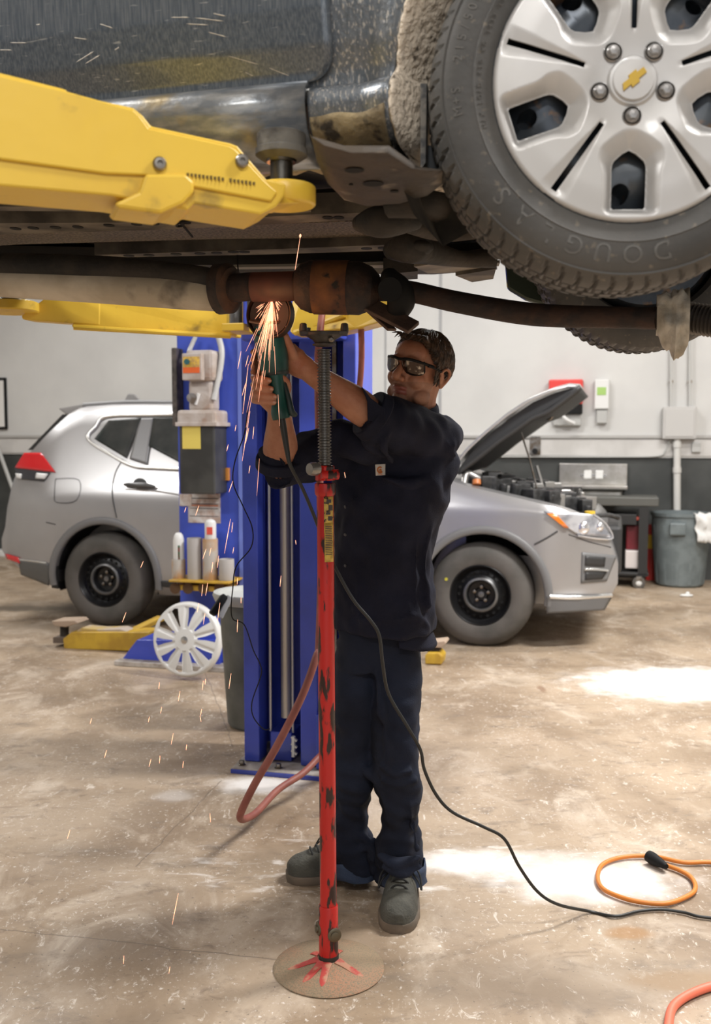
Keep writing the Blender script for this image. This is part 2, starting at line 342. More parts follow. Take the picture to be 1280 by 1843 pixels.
# round grey bin
q = F(1226, 1060)+VV*.27
t = thing('trash_bin', 'round grey plastic trash bin by the wall under the electrical box', 'bin', q)
BG = M('bin_grey', (.17, .20, .205), .5, c2=(.13, .155, .16), scale=8)
bh = PL(1226, 922, q, VV).z
mb = MB(); mb.lathe([(.2, 0), (.225, .02), (.262, bh*.55), (.272, bh*.82), (.272, bh-.03), (.285, bh-.03), (.285, bh), (.262, bh), (.24, bh*.6), (.19, .05)], q, None, 48)
obj('bin_body', mb, BG, t, smooth=35)
for k in range(12):
    a = 2*pi*k/12+.1; d = V((math.cos(a), math.sin(a), 0)); obj('rib', MB().bar(q+d*.222+K*.03, q+d*.267+K*(bh-.12), .03, .016, d), BG, t, bevel=.004)
for s in (0,):
    d = (-VV-U*.15).normalized(); side = d.cross(K)
    hb = MB(); c = q+d*.285+K*(bh-.14)
    hb.box(c, (.15, .05, .12), frame(K, side) if False else RZ); obj('handle', hb, BG, t, bevel=.015)
rag = MB(); c = q+U*.22-VV*.2+K*bh
def ragf(u, v):
    a = (u-.5)*.26; drop = max(0, v-.35)*.42; n = noise.noise(V((u*4, v*5, 3)))*.035
    return c+U*(a*(1-v*.4)+n)-VV*(.03+min(v, .4)*.15+n)+K*(.012-drop+(.02*noise.noise(V((u*6, v*4, 9)))))
rag.grid(ragf, 16, 16); r_ = tag(obj('rag', rag, M('rag_white', (.72, .72, .70), .9), smooth=80), 'white rag draped over the rim of the round grey bin', 'rag')
sm = r_.modifiers.new('s', 'SOLIDIFY'); sm.thickness = .006
q = F(1236, 1074); mb = MB(); mb.ell(q+K*.012, (.06, .03, .014)); mb.ell(q+K*.025+V((.01, 0, 0)), (.02, .02, .022)); tag(obj('crumpled_tissue', mb, WHITE, smooth=60), 'small white crumpled tissue on the floor before the grey bin', 'tissue')
# framed board and leaning pole on the far left
t = thing('framed_board', 'white wall board with black frame at the left edge', 'board', wl(-20, 772, .03))
obj('frame', wbox(MB(), -80, 681, 12, 773, .03), BLACK, t, bevel=.005); obj('panel', wbox(MB(), -76, 686, 8, 768, .004, .03), M('board_white', (.75, .74, .71), .4), t)
tag(obj('broom_handle', MB().cyl(wl(-6, 800, .10), wl(30, 900, .30)+K*0, .022), GREYP, smooth=40), 'pale pole leaning on the dark wall behind the silver car', 'pole')
w = MB(); wbox(w, -60, 1004-15, 14, 1010-15, .4); tag(obj('floor_plank', MB().box(F(-20, 1003)+K*.04+VV*.2, (.5, .25, .08), RZ), WHITE, bevel=.01), 'pale block on the floor at the left edge behind the silver car', 'block')
w.bm.free()
# ------------------------------------------------------------------ lifted car
LC = V((.439, 1.62, 2.023))
def lw(x, y, z): return LC+U*x+VV*y+K*z
def lp(px, py, yl=0.): return PL(px, py, LC+VV*yl, VV)
def lloc(p): d = p-LC; return V((d.dot(U), d.dot(VV), d.z))
car = thing('lifted_car', 'dark blue scratched car raised on the lift overhead, cut off by the frame', 'car', (LC.x, LC.y, 1.70))
PAINT = M('scratched_paint', (.09, .11, .135), .30, .45, c2=(.18, .20, .22), scale=60, lo=.38, hi=.66, stretch=(6, 6, .12), c3=(.45, .46, .45), scale3=70, lo3=.66, hi3=.74, stretch3=(.4, .4, 3), rot3=(0, .25, 0), coat=.6, bump=.05, bscale=120)
MUD = M('dried_mud', (.74, .64, .51), .95, c2=(.14, .11, .08), scale=60, lo=.58, hi=.70, bump=1, bscale=70)
SILLM = M('dusty_sill', (.17, .185, .20), .32, .45, c2=(.34, .34, .33), scale=14, lo=.4, hi=.7, stretch=(1.5, 1.5, 5), c3=(.30, .24, .14), scale3=9, lo3=.58, hi3=.7, coat=.3, bump=.1, bscale=60)
# side section: z (relative to wheel centre) -> depth
zs = lloc(lp(597, 150, .05)).z            # height of the door's lower edge
SEC = [(zs+.62, .075), (zs+.45, .03), (zs+.25, .012), (zs+.12, .018), (zs+.06, .035), (zs+.02, .055), (zs-.0, .058), (zs-.012, .036), (zs-.035, .030), (zs-.075, .045), (zs-.095, .07), (zs-.105, .10), (zs-.105, .16)]
def secy(z): return lerp([(a, b) for a, b in reversed(SEC)], z)
def gridbody(x0, x1, nx, secs, back):
    pts = []
    def fn(u, v):
        x = x0+(x1-x0)*u; f = v*(len(secs)-1); i = min(int(f), len(secs)-2); t = f-i
        z = secs[i][0]*(1-t)+secs[i+1][0]*t; y = secs[i][1]*(1-t)+secs[i+1][1]*t
        return lw(x, y+back, z)
    return fn
xd = lloc(lp(600, 80, .02)).x             # front edge of the door
xe = lloc(lp(716, 100, .01)).x            # where the wheel arch flange begins
low = [s for s in SEC if s[0] <= zs-.01]; low = [(zs+.004, .062)]+low
# sill under the door
mb = MB(); mb.grid(gridbody(-2.6, lloc(lp(555, 200, .04)).x-.002, 10, low, 0), 10, 24)
o = obj('sill', mb, SILLM, car, smooth=70); o.modifiers.new('s', 'SOLIDIFY').thickness = -.012
# fender (everything between the door and the wheel arch), arch edge is an arc round the wheel
xs = lloc(lp(555, 200, .04)).x
mb = MB()
def fend(u, v):
    z = zs+.62+(zs-.105-zs-.62)*v; xa = -math.sqrt(max(.0, .400**2-max(z+.0, -.25)**2)) if abs(z) < .40 else 0
    xr = min(xa, -.0) ; xr = max(xr, -.400); x0 = xd+.003 if z > zs else xs+.001
    x0 = xs+.001 if z <= zs-.006 else xd-.16
    x = x0+(xr-x0)*u; dd = sstep(.06, 0, xr-x); return lw(x, secy(z)-.018*dd, z)
mb.grid(fend, 30, 90); o = obj('fender', mb, M('mud_splashed_paint', (.13, .15, .17), .36, .4, c2=(.20, .215, .23), scale=50, lo=.35, hi=.7, stretch=(3, 3, .3), c3=(.50, .47, .42), scale3=110, lo3=.55, hi3=.66, stretch3=(2.2, 2.2, .6), rot3=(0, .7, 0), coat=.4, bump=.2, bscale=120), car, smooth=60); o.modifiers.new('s', 'SOLIDIFY').thickness = -.012
DIRT = M('tan_road_dirt', (.40, .31, .17), .9, c2=(.22, .17, .10), scale=10, c3=(.05, .04, .03), scale3=26, lo3=.56, hi3=.66, bump=.5, bscale=60)
mb = MB()
def dirtf(u, v):
    x = xs+.004+(xe-xs-.03)*u; w_ = .5+.5*noise.noise(V((x*14, 1, 1))); z = zs-.105+.052*(1-v/.35)*(.6+w_*.7) if v < .35 else zs-.108-.03*(v-.35)*sstep(0, .25, u)
    xr = -math.sqrt(max(0, .16-max(z, -.25)**2)); dd = .018*sstep(.06, 0, xr-x)
    return lw(x, (secy(z)-.005-dd if v < .35 else .10-dd+.22*(v-.35)), z)
mb.grid(dirtf, 40, 14); o = obj('fender_lip', mb, DIRT, car, smooth=70); o.modifiers.new('s', 'SOLIDIFY').thickness = -.004
mb = MB(); mb.grid(lambda u, v: lw(-1.6+(xs-.002+1.6)*u, secy(zs-.105+.022*(1-v))-.003+(.06*v), zs-.107+.022*(1-v)+.010*noise.noise(V((u*30, v*3, 4)))), 80, 5); obj('sill_edge', mb, DIRT, car, smooth=70).modifiers.new('s', 'SOLIDIFY').thickness = -.004
# door skin with rounded lower front corner
R = .055
def dooredge(z):     # x of front edge at z
    h = z-(zs+.003)
    return xd-.003 if h > R else xd-.003-(R-math.sqrt(max(0, R*R-(R-h)**2)))
DM = MB()
def doorf(u, v):
    v2 = 1-(1-v)**1.0; z = zs+.62+(zs+.003-zs-.62)*v2; x1 = dooredge(z); x = -2.6+(x1+2.6)*(1-(1-u)**1.5); return lw(x, secy(z)-.007, z)
DM.grid(doorf, 24, 110)
for _ in range(1):   # deep scratches as thin raised bare-metal marks on the door
    mb = MB()
    for (x0, y0, x1, y1) in ((308, 36, 352, 36), (352, 36, 413, 42), (335, 46, 385, 48), (372, 58, 414, 68), (398, 95, 470, 112), (470, 112, 516, 128), (132, 114, 176, 90), (148, 116, 186, 96), (134, 70, 166, 74), (20, 80, 60, 80), (70, 50, 84, 48), (0, 92, 31, 92), (385, 28, 415, 34), (430, 120, 452, 130), (205, 92, 220, 84), (182, 46, 214, 56)):
        a = [lp(x0+(x1-x0)*k/4, y0+(y1-y0)*k/4, .02) for k in range(5)]; pts = []
        for p in a: l = lloc(p); pts.append(lw(l.x, secy(l.z)-.0085, l.z))
        mb.tube(pts, [.0003, .0009, .001, .0008, .0003], 5)
    SCR = mb
join(DM, SCR, 1); o = obj('door', DM, [PAINT, M('bare_scratch', (.55, .50, .42), .5)], car, smooth=70, recalc=False); o.modifiers.new('s', 'SOLIDIFY').thickness = .006
# arch flange caked with mud, wheel liner
mb = MB()
def flange(u, v):
    a = math.radians(95+ (196-95)*u); r = .400-.048*v; q = lw(r*math.cos(a)-.004*v, secy(r*math.sin(a))-.018+.11*v**1.2, r*math.sin(a))
    nn = noise.noise(q*28)*.003+noise.noise(q*90)*.003; return q-U*nn*.8-VV*nn
mb.grid(flange, 120, 26); o = obj('arch_flange', mb, MUD, car, smooth=60); o.modifiers.new('s', 'SOLIDIFY').thickness = .01
mb = MB()
mb.grid(lambda u, v: lw((.405)*math.cos(math.radians(70+136*u)), .06+.30*v, (.405)*math.sin(math.radians(70+136*u))), 40, 4)
mb.grid(lambda u, v: lw((.02+.385*v)*math.cos(math.radians(70+136*u)), .36, (.02+.385*v)*math.sin(math.radians(70+136*u))), 40, 4)
obj('wheel_liner', mb, M('liner_black', (.015, .014, .013), .8, c2=(.05, .045, .035), scale=12), car, smooth=60)
obj('mud_strip', MB().poly([lp(757, 150, .06), lp(768, 150, .06), lp(766, 292, .06), lp(757, 306, .06)], VV*.02), M('dusty_strip', (.06, .06, .06), .6, c2=(.22, .2, .17), scale=60), car)
obj('mud_flap', MB().poly([lp(764, 262, .1), lp(800, 262, .1), lp(800, 312, .1), lp(764, 306, .1)], VV*.02), M('flap_grey', (.05, .055, .06), .35), car)
# ---- underbody, hung at real heights below the floor pan
UB = M('underbody_undercoat', (.010, .009, .008), .7, c2=(.022, .018, .014), scale=6, bump=.15, bscale=30)
UB2 = M('underbody_dusty', (.17, .145, .11), .75, c2=(.06, .05, .04), scale=7, bump=.2, bscale=40)
zp = .06  # floor pan, relative to wheel centre
mb = MB()
def pan(u, v):
    x = -2.6+3.3*u; y = .13+1.50*v; z = .045; c = abs(y-.90)
    z += .09*sstep(.17, .11, c); z -= .02*sstep(.03, .0, abs(c-.40)); z += .006*math.sin(x*40)*sstep(.2, .3, c)
    return lw(x, y, z)
mb.grid(pan, 120, 90); o = obj('floor_pan', mb, UB, car, smooth=50); o.modifiers.new('s', 'SOLIDIFY').thickness = -.02
def fz(px, py, z): return F(px, py, LC.z+z)
def strip(name, pts, z, th, m, bev=.004, holes=None):
    mb = MB().poly([fz(a, b, z) for a, b in pts], K*th)
    hb = MB()
    if holes:
        for (hx, hy, rx) in holes:
            q = fz(hx, hy, z); ry = .017; hb.rings([[q+U*rx*math.cos(2*pi*k/16)+VV*ry*math.sin(2*pi*k/16)-K*(.0015-.003*j) for k in range(16)] for j in (0, 1)])
    join(mb, hb, 1); return obj(name, mb, [m, BLACK], car)
strip('frame_rail', [(-60, 424), (-60, 402), (300, 400), (560, 386), (745, 380), (745, 392), (560, 400), (330, 412)], -.035, .05, UB2, holes=[(x, y, .013) for x, y in ((28, 411), (60, 410), (100, 409), (140, 408), (196, 405), (246, 403), (277, 402), (306, 401), (334, 400), (590, 391), (610, 391), (665, 388))])
HS = M('heat_shield_foil', (.26, .20, .14), .5, .35, c2=(.13, .10, .07), scale=120, lo=.45, hi=.55, bump=.9, bscale=170)
strip('heat_shield', [(-60, 446), (-60, 420), (300, 409), (560, 401), (850, 391), (865, 404), (850, 418), (560, 429), (400, 430), (30, 440)], -.005, .01, HS, 0)
strip('frame_rail', [(170, 459), (480, 449), (735, 439), (735, 450), (480, 458), (230, 463)], -.03, .04, UB2, holes=[(x, y, .016) for x, y in ((232, 460), (268, 459), (317, 457), (360, 456), (390, 455), (420, 453), (440, 453), (660, 447), (690, 446))])
strip('side_member', [(-60, 379), (-60, 371), (240, 374), (560, 378), (560, 384), (200, 381)], -.03, .03, UB2)
strip('side_member', [(420, 485), (420, 481), (700, 477), (900, 473), (898, 479), (700, 482)], -.04, .008, M('sill_dusty', (.22, .20, .16), .6), .002)
strip('floor_brace', [(-60, 492), (-60, 470), (430, 478), (890, 465), (895, 485), (780, 494), (430, 492)], -.02, .05, UB)
strip('bracket', [(690, 494), (752, 488), (752, 502), (700, 506)], -.07, .05, DARK)
strip('bracket', [(820, 496), (893, 484), (888, 502), (850, 508)], -.09, .06, UB2)
strip('splash_guard', [(745, 480), (800, 472), (868, 470), (880, 478), (850, 490), (770, 492)], -.08, .03, M('guard_tan', (.26, .22, .16), .6, c2=(.12, .1, .08), scale=9), .01)
# brown undertray in front of the jacking point
mb = MB()
TR = [(560, 245), (620, 262), (700, 262), (755, 300), (800, 306), (798, 330), (770, 352), (720, 368), (660, 371), (620, 360), (590, 330), (570, 290)]
mb.rings([[fz(a, b, -.10+.0*0) for a, b in TR], [fz(680+(a-680)*.97, 310+(b-310)*.95, -.125) for a, b in TR], [fz(685+(a-685)*.80, 312+(b-312)*.75, -.135) for a, b in TR]][::-1])
TRM = M('undertray_brown', (.055, .040, .026), .6, c2=(.03, .022, .015), scale=8, c3=(.3, .25, .19), scale3=14, lo3=.6, hi3=.75, bump=.3, bscale=40)
TRB = mb; hb = MB()
for (a, b, r) in ((638, 307, .016), (672, 331, .018), (632, 333, .004), (710, 345, .008)): hb.lathe([(r, 0), (r*.6, .004)], fz(a, b, -.137), None, 16)
join(TRB, hb, 1); obj('undertray', TRB, [TRM, BLACK], car, smooth=60)
mb = MB(); P = [fz(700, 365, -.10), fz(760, 362, -.10), fz(820, 380, -.09), fz(900, 372, -.09)]; mb.tube(P, [.03, .035, .03, .025], 10, 5)
obj('control_arm', mb, DARK, car, smooth=60)
mb = MB().tube([fz(650, 402, -.10), fz(690, 398, -.11), fz(745, 398, -.10)], [.02, .035, .02], 12, 5, rnd=True); mb.tube([fz(720, 400, -.08), fz(800, 420, -.08), fz(900, 408, -.08)], .02, 8, 5)
obj('stabilizer_link', mb, DARK, car, smooth=60)
mb = MB().tube([fz(706, 450, -.09), fz(735, 444, -.10), fz(760, 450, -.09), fz(830, 466, -.09), fz(890, 462, -.08)], [.025, .04, .035, .022, .03], 12, 5); mb.ell(fz(748, 446, -.1), (.045, .045, .02)); obj('control_arm', mb, DARK, car, smooth=60)
obj('subframe', MB().box(lw(.05, .95, -.02), (.42, .9, .10), RZ), UB, car, bevel=.03)
mb = MB(); mb.box(lw(.1, .6, -.03), (.5, .34, .14), RZ); obj('transmission_pan', mb, DARK, car, bevel=.03)
# ---- front wheels
WY = math.radians(3.0)
def tyre_mesh(c, Rw, R=.320, wd=.215, rim=.222, seg=420, groove=6):
    prof = [(rim-.012, -.04), (rim-.008, -.014), (rim, -.009), (rim+.012, -.004), (rim+.027, -.001), (rim+.029, .0005), (rim+.031, -.001), (rim+.048, 0), (R-.030, -.006), (R-.021, -.013), (R-.018, -.012), (R-.015, -.017), (R-.010, -.025), (R-.004, -.036), (R-.001, -.050), (R, -.066), (R-.006, -.067), (R-.006, -.073), (R, -.074), (R, -.105), (R-.007, -.106), (R-.007, -.112), (R, -.113),
            (R, -.142), (R-.006, -.143), (R-.006, -.149), (R, -.15), (R-.001, -.165), (R-.004, -.180), (R-.010, -.191), (R-.03, -.205), (R-.05, -.213), (rim+.03, -.213), (rim, -.205), (rim-.01, -.18)]
    mb = MB(); rg = []
    for i, (r, h) in enumerate(prof):
        ring = []
        for k in range(seg):
            a = 2*pi*k/seg; rr = r; g = (k+(2 if (i > 18) else 0)+int(abs(i-18)*.35)) % groove
            if 12 <= i <= 28 and i not in (16, 17, 20, 21, 24, 25) and g == 0: rr -= .0065
            ring.append(c+Rw@V((rr*math.cos(a), rr*math.sin(a), h*wd/.215)))
        rg.append(ring)
    return mb.rings(rg, True, False)
TY = M('tyre_rubber', (.058, .056, .052), .62, c2=(.085, .08, .073), scale=6, c3=(.19, .16, .12), scale3=60, lo3=.62, hi3=.75, bump=.1, bscale=90)
def wheel_frame(yaw):    # local: x right(+u), y up, z outward (towards camera)
    n = V((-math.sin(yaw), -math.cos(yaw), 0)); x = V((math.cos(yaw), -math.sin(yaw), 0)); return Mx((x, K, n)).transposed()   # x × y = z
def hubcap_mesh(c, Rw):
    W0 = math.radians(-90)
    hexw = [(.103, 0), (.108, .010), (.120, .0245), (.128, .0275), (.196, .0275)]
    sg_ = [(.103, 0), (.112, .014), (.120, .0235), (.130, .0275), (.196, .0275), (.196, 0)]
    def wdist(r, t):     # distance outside the window outline
        t = abs(t); best = 9
        if .103 < r < .196 and t < lerp(hexw, r): return 0
        for (ax_, ay_), (bx_, by_) in zip(sg_, sg_[1:]):
            dx, dy = bx_-ax_, by_-ay_; k = max(0, min(1, ((r-ax_)*dx+(t-ay_)*dy)/(dx*dx+dy*dy))); best = min(best, math.hypot(r-ax_-k*dx, t-ay_-k*dy))
        return best
    def h(r, a):
        ph = (a-W0+pi/5) % (2*pi/5)-pi/5; x, y = r*math.cos(ph), r*math.sin(ph); d = wdist(x, y)
        ph2 = abs(ph)-pi/5; t2 = r*math.sin(abs(ph2)); slot = max(0, 1-t2/(.006+.16*max(0, r-.09)**1.0))*sstep(.07, .10, r)*sstep(.222, .2, r)
        z = -.010+.010*sstep(.04, .12, r)-.004*sstep(.17, .225, r)
        z -= .024*max(0, min(1, 1-(d-.001)/(.017+.012*sstep(.15, .105, x))))**1.2*(1 if x < .198 else sstep(.214, .198, x))*sstep(.060, .085, r)
        z -= .007*slot
        if r < .040: z += .004*sstep(.040, .036, r)+.003*(1-(r/.04)**2)
        if r > .214: z -= .03*((r-.214)/.014)**2
        return z
    mb = MB(); n, m = 110, 480; rg = []
    for i in range(n+1):
        r = .0015+.2245*(i/n); rg.append([V((r*math.cos(2*pi*k/m), r*math.sin(2*pi*k/m), h(r, 2*pi*k/m))) for k in range(m)])
    back = [[V((p.x*.995, p.y*.995, p.z-.0035)) for p in r] for r in rg[::-1]]
    mb.rings(rg+back+[], True, False)
    bm = mb.bm; bm.verts.ensure_lookup_table()
    f0 = [bm.verts[k] for k in range(m)]; f1 = [bm.verts[(2*(n+1)-1)*m+k] for k in range(m)]
    mb.face(f0[::-1]); mb.face(f1)
    cw, cs, cl = MB(), MB(), MB()
    for k in range(5):
        a = W0+k*2*pi/5; ux, uy = V((math.cos(a), math.sin(a), 0)), V((-math.sin(a), math.cos(a), 0))
        cw.poly([ux*r+uy*t-V((0, 0, .06)) for r, t in [(.103, 0), (.109, .011), (.120, .0235), (.126, .0265), (.133, .0275), (.193, .0270), (.196, .024), (.196, -.024), (.193, -.0270), (.133, -.0275), (.126, -.0265), (.120, -.0235), (.109, -.011)]], V((0, 0, .1)))
        b = a+pi/5; ux, uy = V((math.cos(b), math.sin(b), 0)), V((-math.sin(b), math.cos(b), 0))
        cs.poly([ux*.080-uy*.0042-V((0, 0, .06)), ux*.208-uy*.0052-V((0, 0, .06)), ux*.208+uy*.0052-V((0, 0, .06)), ux*.080+uy*.0042-V((0, 0, .06))], V((0, 0, .1)))
        cl.lathe([(.0152, -.06), (.0152, .05)], V((math.cos(a)*.0545, math.sin(a)*.0545, 0)), None, 28)
    r = cut(mb, [cw, cs, cl])
    for v in r.bm.verts: v.co = c+Rw@v.co
    return r
Rw = wheel_frame(WY); wc = LC+Rw@V((0, 0, .0))
RIM = M('steel_wheel_paint', (.05, .06, .075), .35, .5, c2=(.09, .10, .11), scale=14, c3=(.22, .12, .05), scale3=22, lo3=.60, hi3=.72)
def wp(x, y, z): return wc+Rw@V((x, y, z))
rim = MB().lathe([(.214, -.175), (.205, -.16), (.205, -.06), (.214, -.035), (.222, -.010), (.219, -.006), (.212, -.012), (.204, -.03), (.196, -.07), (.190, -.075), (.16, -.045), (.13, -.038), (.10, -.052), (.07, -.050), (.04, -.045), (.0, -.045)], wc, Rw, 96)
cuts = [MB(), ]
for k in range(5):
    for d in (0,):
        a = math.radians(-90-3)+k*2*pi/5; cuts[0].lathe([(.0155, -.12), (.0155, .0)], wp(.166*math.cos(a), .166*math.sin(a), 0), Rw, 24)
rim = cut(rim, cuts)
wheel = obj('front_wheel', rim, RIM, car, smooth=40, at=wc)
HCM = M('hubcap_silver', (.60, .595, .585), .45, .2, c2=(.55, .54, .52), scale=5, c3=(.30, .2, .1), scale3=7, lo3=.72, hi3=.82, coat=.2)
hc = obj('hubcap', hubcap_mesh(wp(0, 0, .002), Rw), HCM, wheel, smooth=35, at=wc)
for k in range(5):
    a = math.radians(-90)+k*2*pi/5; q = wp(.0545*math.cos(a), .0545*math.sin(a), 0)
    mb = MB().lathe([(.0150, -.03), (.0150, -.004), (.0138, -.003), (.0132, -.012)], q, Rw, 28, False); mb.lathe([(.0122, -.03), (.0122, -.008), (.0112, -.002), (.0088, .0005), (.0, .001)], q, Rw, 28); mb.lathe([(.0092, -.003), (.0092, .0035), (.0068, .006), (0, .0066)], q, Rw, 6)
    obj('lug_nut', mb, M('lug_grey', (.36, .35, .34), .3, .7), wheel, smooth=40)
mb = MB().lathe([(.0325, -.006), (.0325, .000), (.031, .003), (.0, .0042)], wp(0, 0, -.001), Rw, 48)
obj('centre_cap', mb, HCM, wheel, smooth=40)
bt = [(-.024, -.005), (-.008, -.005), (-.008, -.0095), (.008, -.0095), (.008, -.005), (.024, -.005), (.0215, .005), (.008, .005), (.008, .0095), (-.008, .0095), (-.008, .005), (-.0215, .005)]
bt = [(x*.95+y*.35, y*1.0) for x, y in bt]; ca, sa = math.cos(math.radians(38)), math.sin(math.radians(38))
mb = MB().poly([wp(x*ca-y*sa, x*sa+y*ca, .0025) for x, y in bt], Rw@V((0, 0, .0032))); obj('emblem', mb, M('emblem_gold', (.55, .36, .06), .35, .6), wheel, bevel=.0006)
# raised sidewall lettering
def around(r, a0, flip=False):
    def pl(x, y, z):
        a = a0-(x/r); rr = r+y; return wp(rr*math.cos(a), rr*math.sin(a), z+sideh(rr))
    return pl
def sideh(r): return lerp([(.222, -.009), (.234, -.004), (.249, -.001), (.270, 0), (.290, -.006), (.299, -.013)], r)+.0004
LET = M('tyre_lettering', (.115, .11, .10), .5)
mb = MB()
for s, sz, r, deg in (('M+S  215/50R17', .021, .279, 167), ('DOUGLAS', .042, .269, -109), ('PERFORMANCE', .013, .288, 125)):
    for i, ch in enumerate(s):
        if ch == ' ': continue
        stp = {'DOUGLAS': .047, 'M+S  215/50R17': .0165, 'PERFORMANCE': .013}[s]
        off = (i-(len(s)-1)/2)*stp; text(ch, sz, around(r, math.radians(deg)-off/r), .0007, mb=mb)
for i, ch in enumerate('MAX LOAD 650 KG 1433 LB'):
    if ch != ' ': text(ch, .010, around(.241, math.radians(172)-(i-11)*.0092/.241), .0006, mb=mb)
tm = tyre_mesh(wc, Rw); join(tm, mb, 1); obj('tyre', tm, [TY, LET], wheel, smooth=30, at=wc)
# far front wheel, seen from its inner side
Rf = wheel_frame(WY+pi); fc = LC+VV*1.50+U*.02+K*(-.0)
farw = obj('front_wheel', MB().lathe([(.19, -.19), (.205, -.16), (.205, -.05), (.214, -.02), (.19, -.02), (.1, -.04), (0, -.04)], fc, Rf, 48), RIM, car, smooth=40, at=fc)
obj('tyre', tyre_mesh(fc, Rf, seg=210, groove=3), TY, farw, smooth=30, at=fc)
obj('suspension_strut', MB().cyl(lw(-.02, 1.32, -.12), lw(-.0, 1.22, .35), .04), DARK, car, smooth=40)
obj('far_wing_panel', MB().poly([lp(a, b, 1.40) for a, b in ((908, 470), (1040, 470), (1040, 560), (1000, 556), (945, 540), (912, 520))], VV*.03), M('far_fender_glossy', (.05, .065, .05), .15, .3), car, bevel=.01)
# ---- exhaust hanging under the tunnel
RUST = M('rusted_exhaust', (.022, .014, .011), .75, c2=(.05, .025, .015), scale=12, c3=(.02, .014, .012), scale3=20, lo3=.5, hi3=.65, bump=.35, bscale=60)
YX = 2.63
ex = obj('exhaust_pipe', MB().tube([W(395, 522, YX+.06), W(450, 516, YX+.03), W(545, 515, YX)], .037, 24, 3), RUST, car, smooth=50)
obj('heated_band', MB().tube([W(455, 517, YX+.02), W(490, 516, YX+.01), W(530, 515, YX+.005)], .0385, 24, 1), M('glowing_rust', (.06, .025, .018), .7, c2=(.03, .016, .012), scale=14, emit=(1, .14, .02), es=.006), ex, smooth=50)
obj('resonator', MB().tube([W(-60, 504, YX+.32), W(-55, 504, YX+.32), W(160, 514, YX+.2), W(385, 528, YX+.07), W(398, 528, YX+.06)], [.03, .042, .047, .047, .03], 32, 3, flat=(K, 1, 1.15)), M('resonator_dusty', (.62, .54, .42), .7, c2=(.45, .38, .28), scale=7, c3=(.05, .04, .03), scale3=5, lo3=.62, hi3=.75, bump=.12), ex, smooth=60)
obj('pipe_shroud', MB().tube([W(-60, 478, YX+.3), W(120, 482, YX+.2), W(300, 494, YX+.1), W(392, 504, YX+.03)], [.035, .038, .035, .028], 16, 3), DARK, ex, smooth=60)
obj('flange', MB().tube([W(388, 521, YX+.06), W(393, 521, YX+.06), W(413, 519, YX+.045), W(419, 519, YX+.04)], [.056, .066, .066, .054], 28, 1, flat=(K, 1, 1)), M('flange_black', (.02, .015, .012), .7, c2=(.05, .03, .02), scale=20, bump=.3), ex, smooth=40)
cat_ = obj('catalytic_converter', MB().tube([W(530, 516, YX), W(541, 516, YX), W(560, 516, YX), W(648, 519, YX-.02), W(668, 520, YX-.02), W(682, 521, YX-.02)], [.04, .058, .068, .068, .056, .036], 36, 1), RUST, ex, smooth=25)
obj('heat_label_panel', MB().tube([W(566, 517, YX-.003), W(628, 518, YX-.015)], .0695, 36, 1), M('orange_rust', (.20, .075, .022), .8, c2=(.08, .03, .014), scale=14, c3=(.02, .015, .01), scale3=22, lo3=.6, hi3=.66), cat_, smooth=40)
obj('front_pipe', MB().tube([W(660, 520, YX-.02), W(700, 521, YX-.03), W(745, 526, YX-.05), W(830, 545, YX-.1), W(960, 566, YX-.16), W(1100, 571, YX-.22), W(1185, 573, YX-.28)], [.034, .03, .027, .027, .028, .026, .026], 20, 5), RUST, ex, smooth=60)
obj('rubber_hanger', MB().tube([W(702, 500, YX-.08), W(716, 520, YX-.07), W(722, 540, YX-.06), W(716, 560, YX-.05)], [.025, .036, .038, .03], 16, 3, rnd=True), BLACK, ex, smooth=50)
obj('rubber_hanger', MB().tube([W(702, 521, YX-.13), W(702, 521, YX-.06)], .030, 20), BLACK, ex, smooth=40)
mb = MB().bar(W(664, 548, YX-.03), W(745, 590, YX-.10), .045, .012, up=(.2, -1, .6)); mb.bar(W(668, 560, YX-.0), W(706, 594, YX-.06), .03, .008, up=(.2, -.3, 1))
obj('hanger_bracket', mb, M('bracket_rust', (.10, .06, .04), .7, c2=(.06, .035, .025), scale=16, bump=.3), ex, bevel=.002)
TAPE = M('wrap_tape', (.60, .56, .48), .85, c2=(.38, .34, .27), scale=18, bump=.5, bscale=50)
mb = MB()
def tapef(u, v):
    a = 2*pi*u; q = W(1182, 560, YX-.28)*(1-v)+W(1240, 562, YX-.31)*v; r = .034+.014*v+.012*noise.noise(V((u*9, v*6, 1)))+(.022 if math.sin(a) < -.3 else 0)*(math.sin(pi*v))*(1+.5*noise.noise(V((u*5, v*8, 5))))
    return q+K*(math.sin(a)*r*(1.6 if math.sin(a) < 0 else 1.15)+(-.0))+VV*(math.cos(a)*r)
mb.grid(tapef, 40, 14); obj('heat_wrap', mb, TAPE, ex, smooth=80)
pts = []; rr = []
for k in range(40): q = W(1238, 572, YX-.31)*(1-k/39)+W(1330, 584, YX-.38)*(k/39); pts.append(q); rr.append(.037 if k % 3 == 0 else .032 if k % 3 == 1 else .034)
obj('flex_pipe', MB().tube(pts, rr, 24), M('flex_steel', (.10, .09, .08), .4, .7), ex, smooth=30)
for (a, b, c, d) in ((427, 456, 430, 512),): obj('hanger_wire', MB().tube([fz(a, b, -.02), W(c, d, YX)], .0022, 6), BLACK, ex)
obj('tie_wire', MB().tube([fz(318, 403, -.05), fz(326, 399, -.05), fz(330, 406, -.05), fz(318, 407, -.05), fz(325, 402, -.05), fz(346, 426, -.03)], .003, 6, 5), BLACK, car)
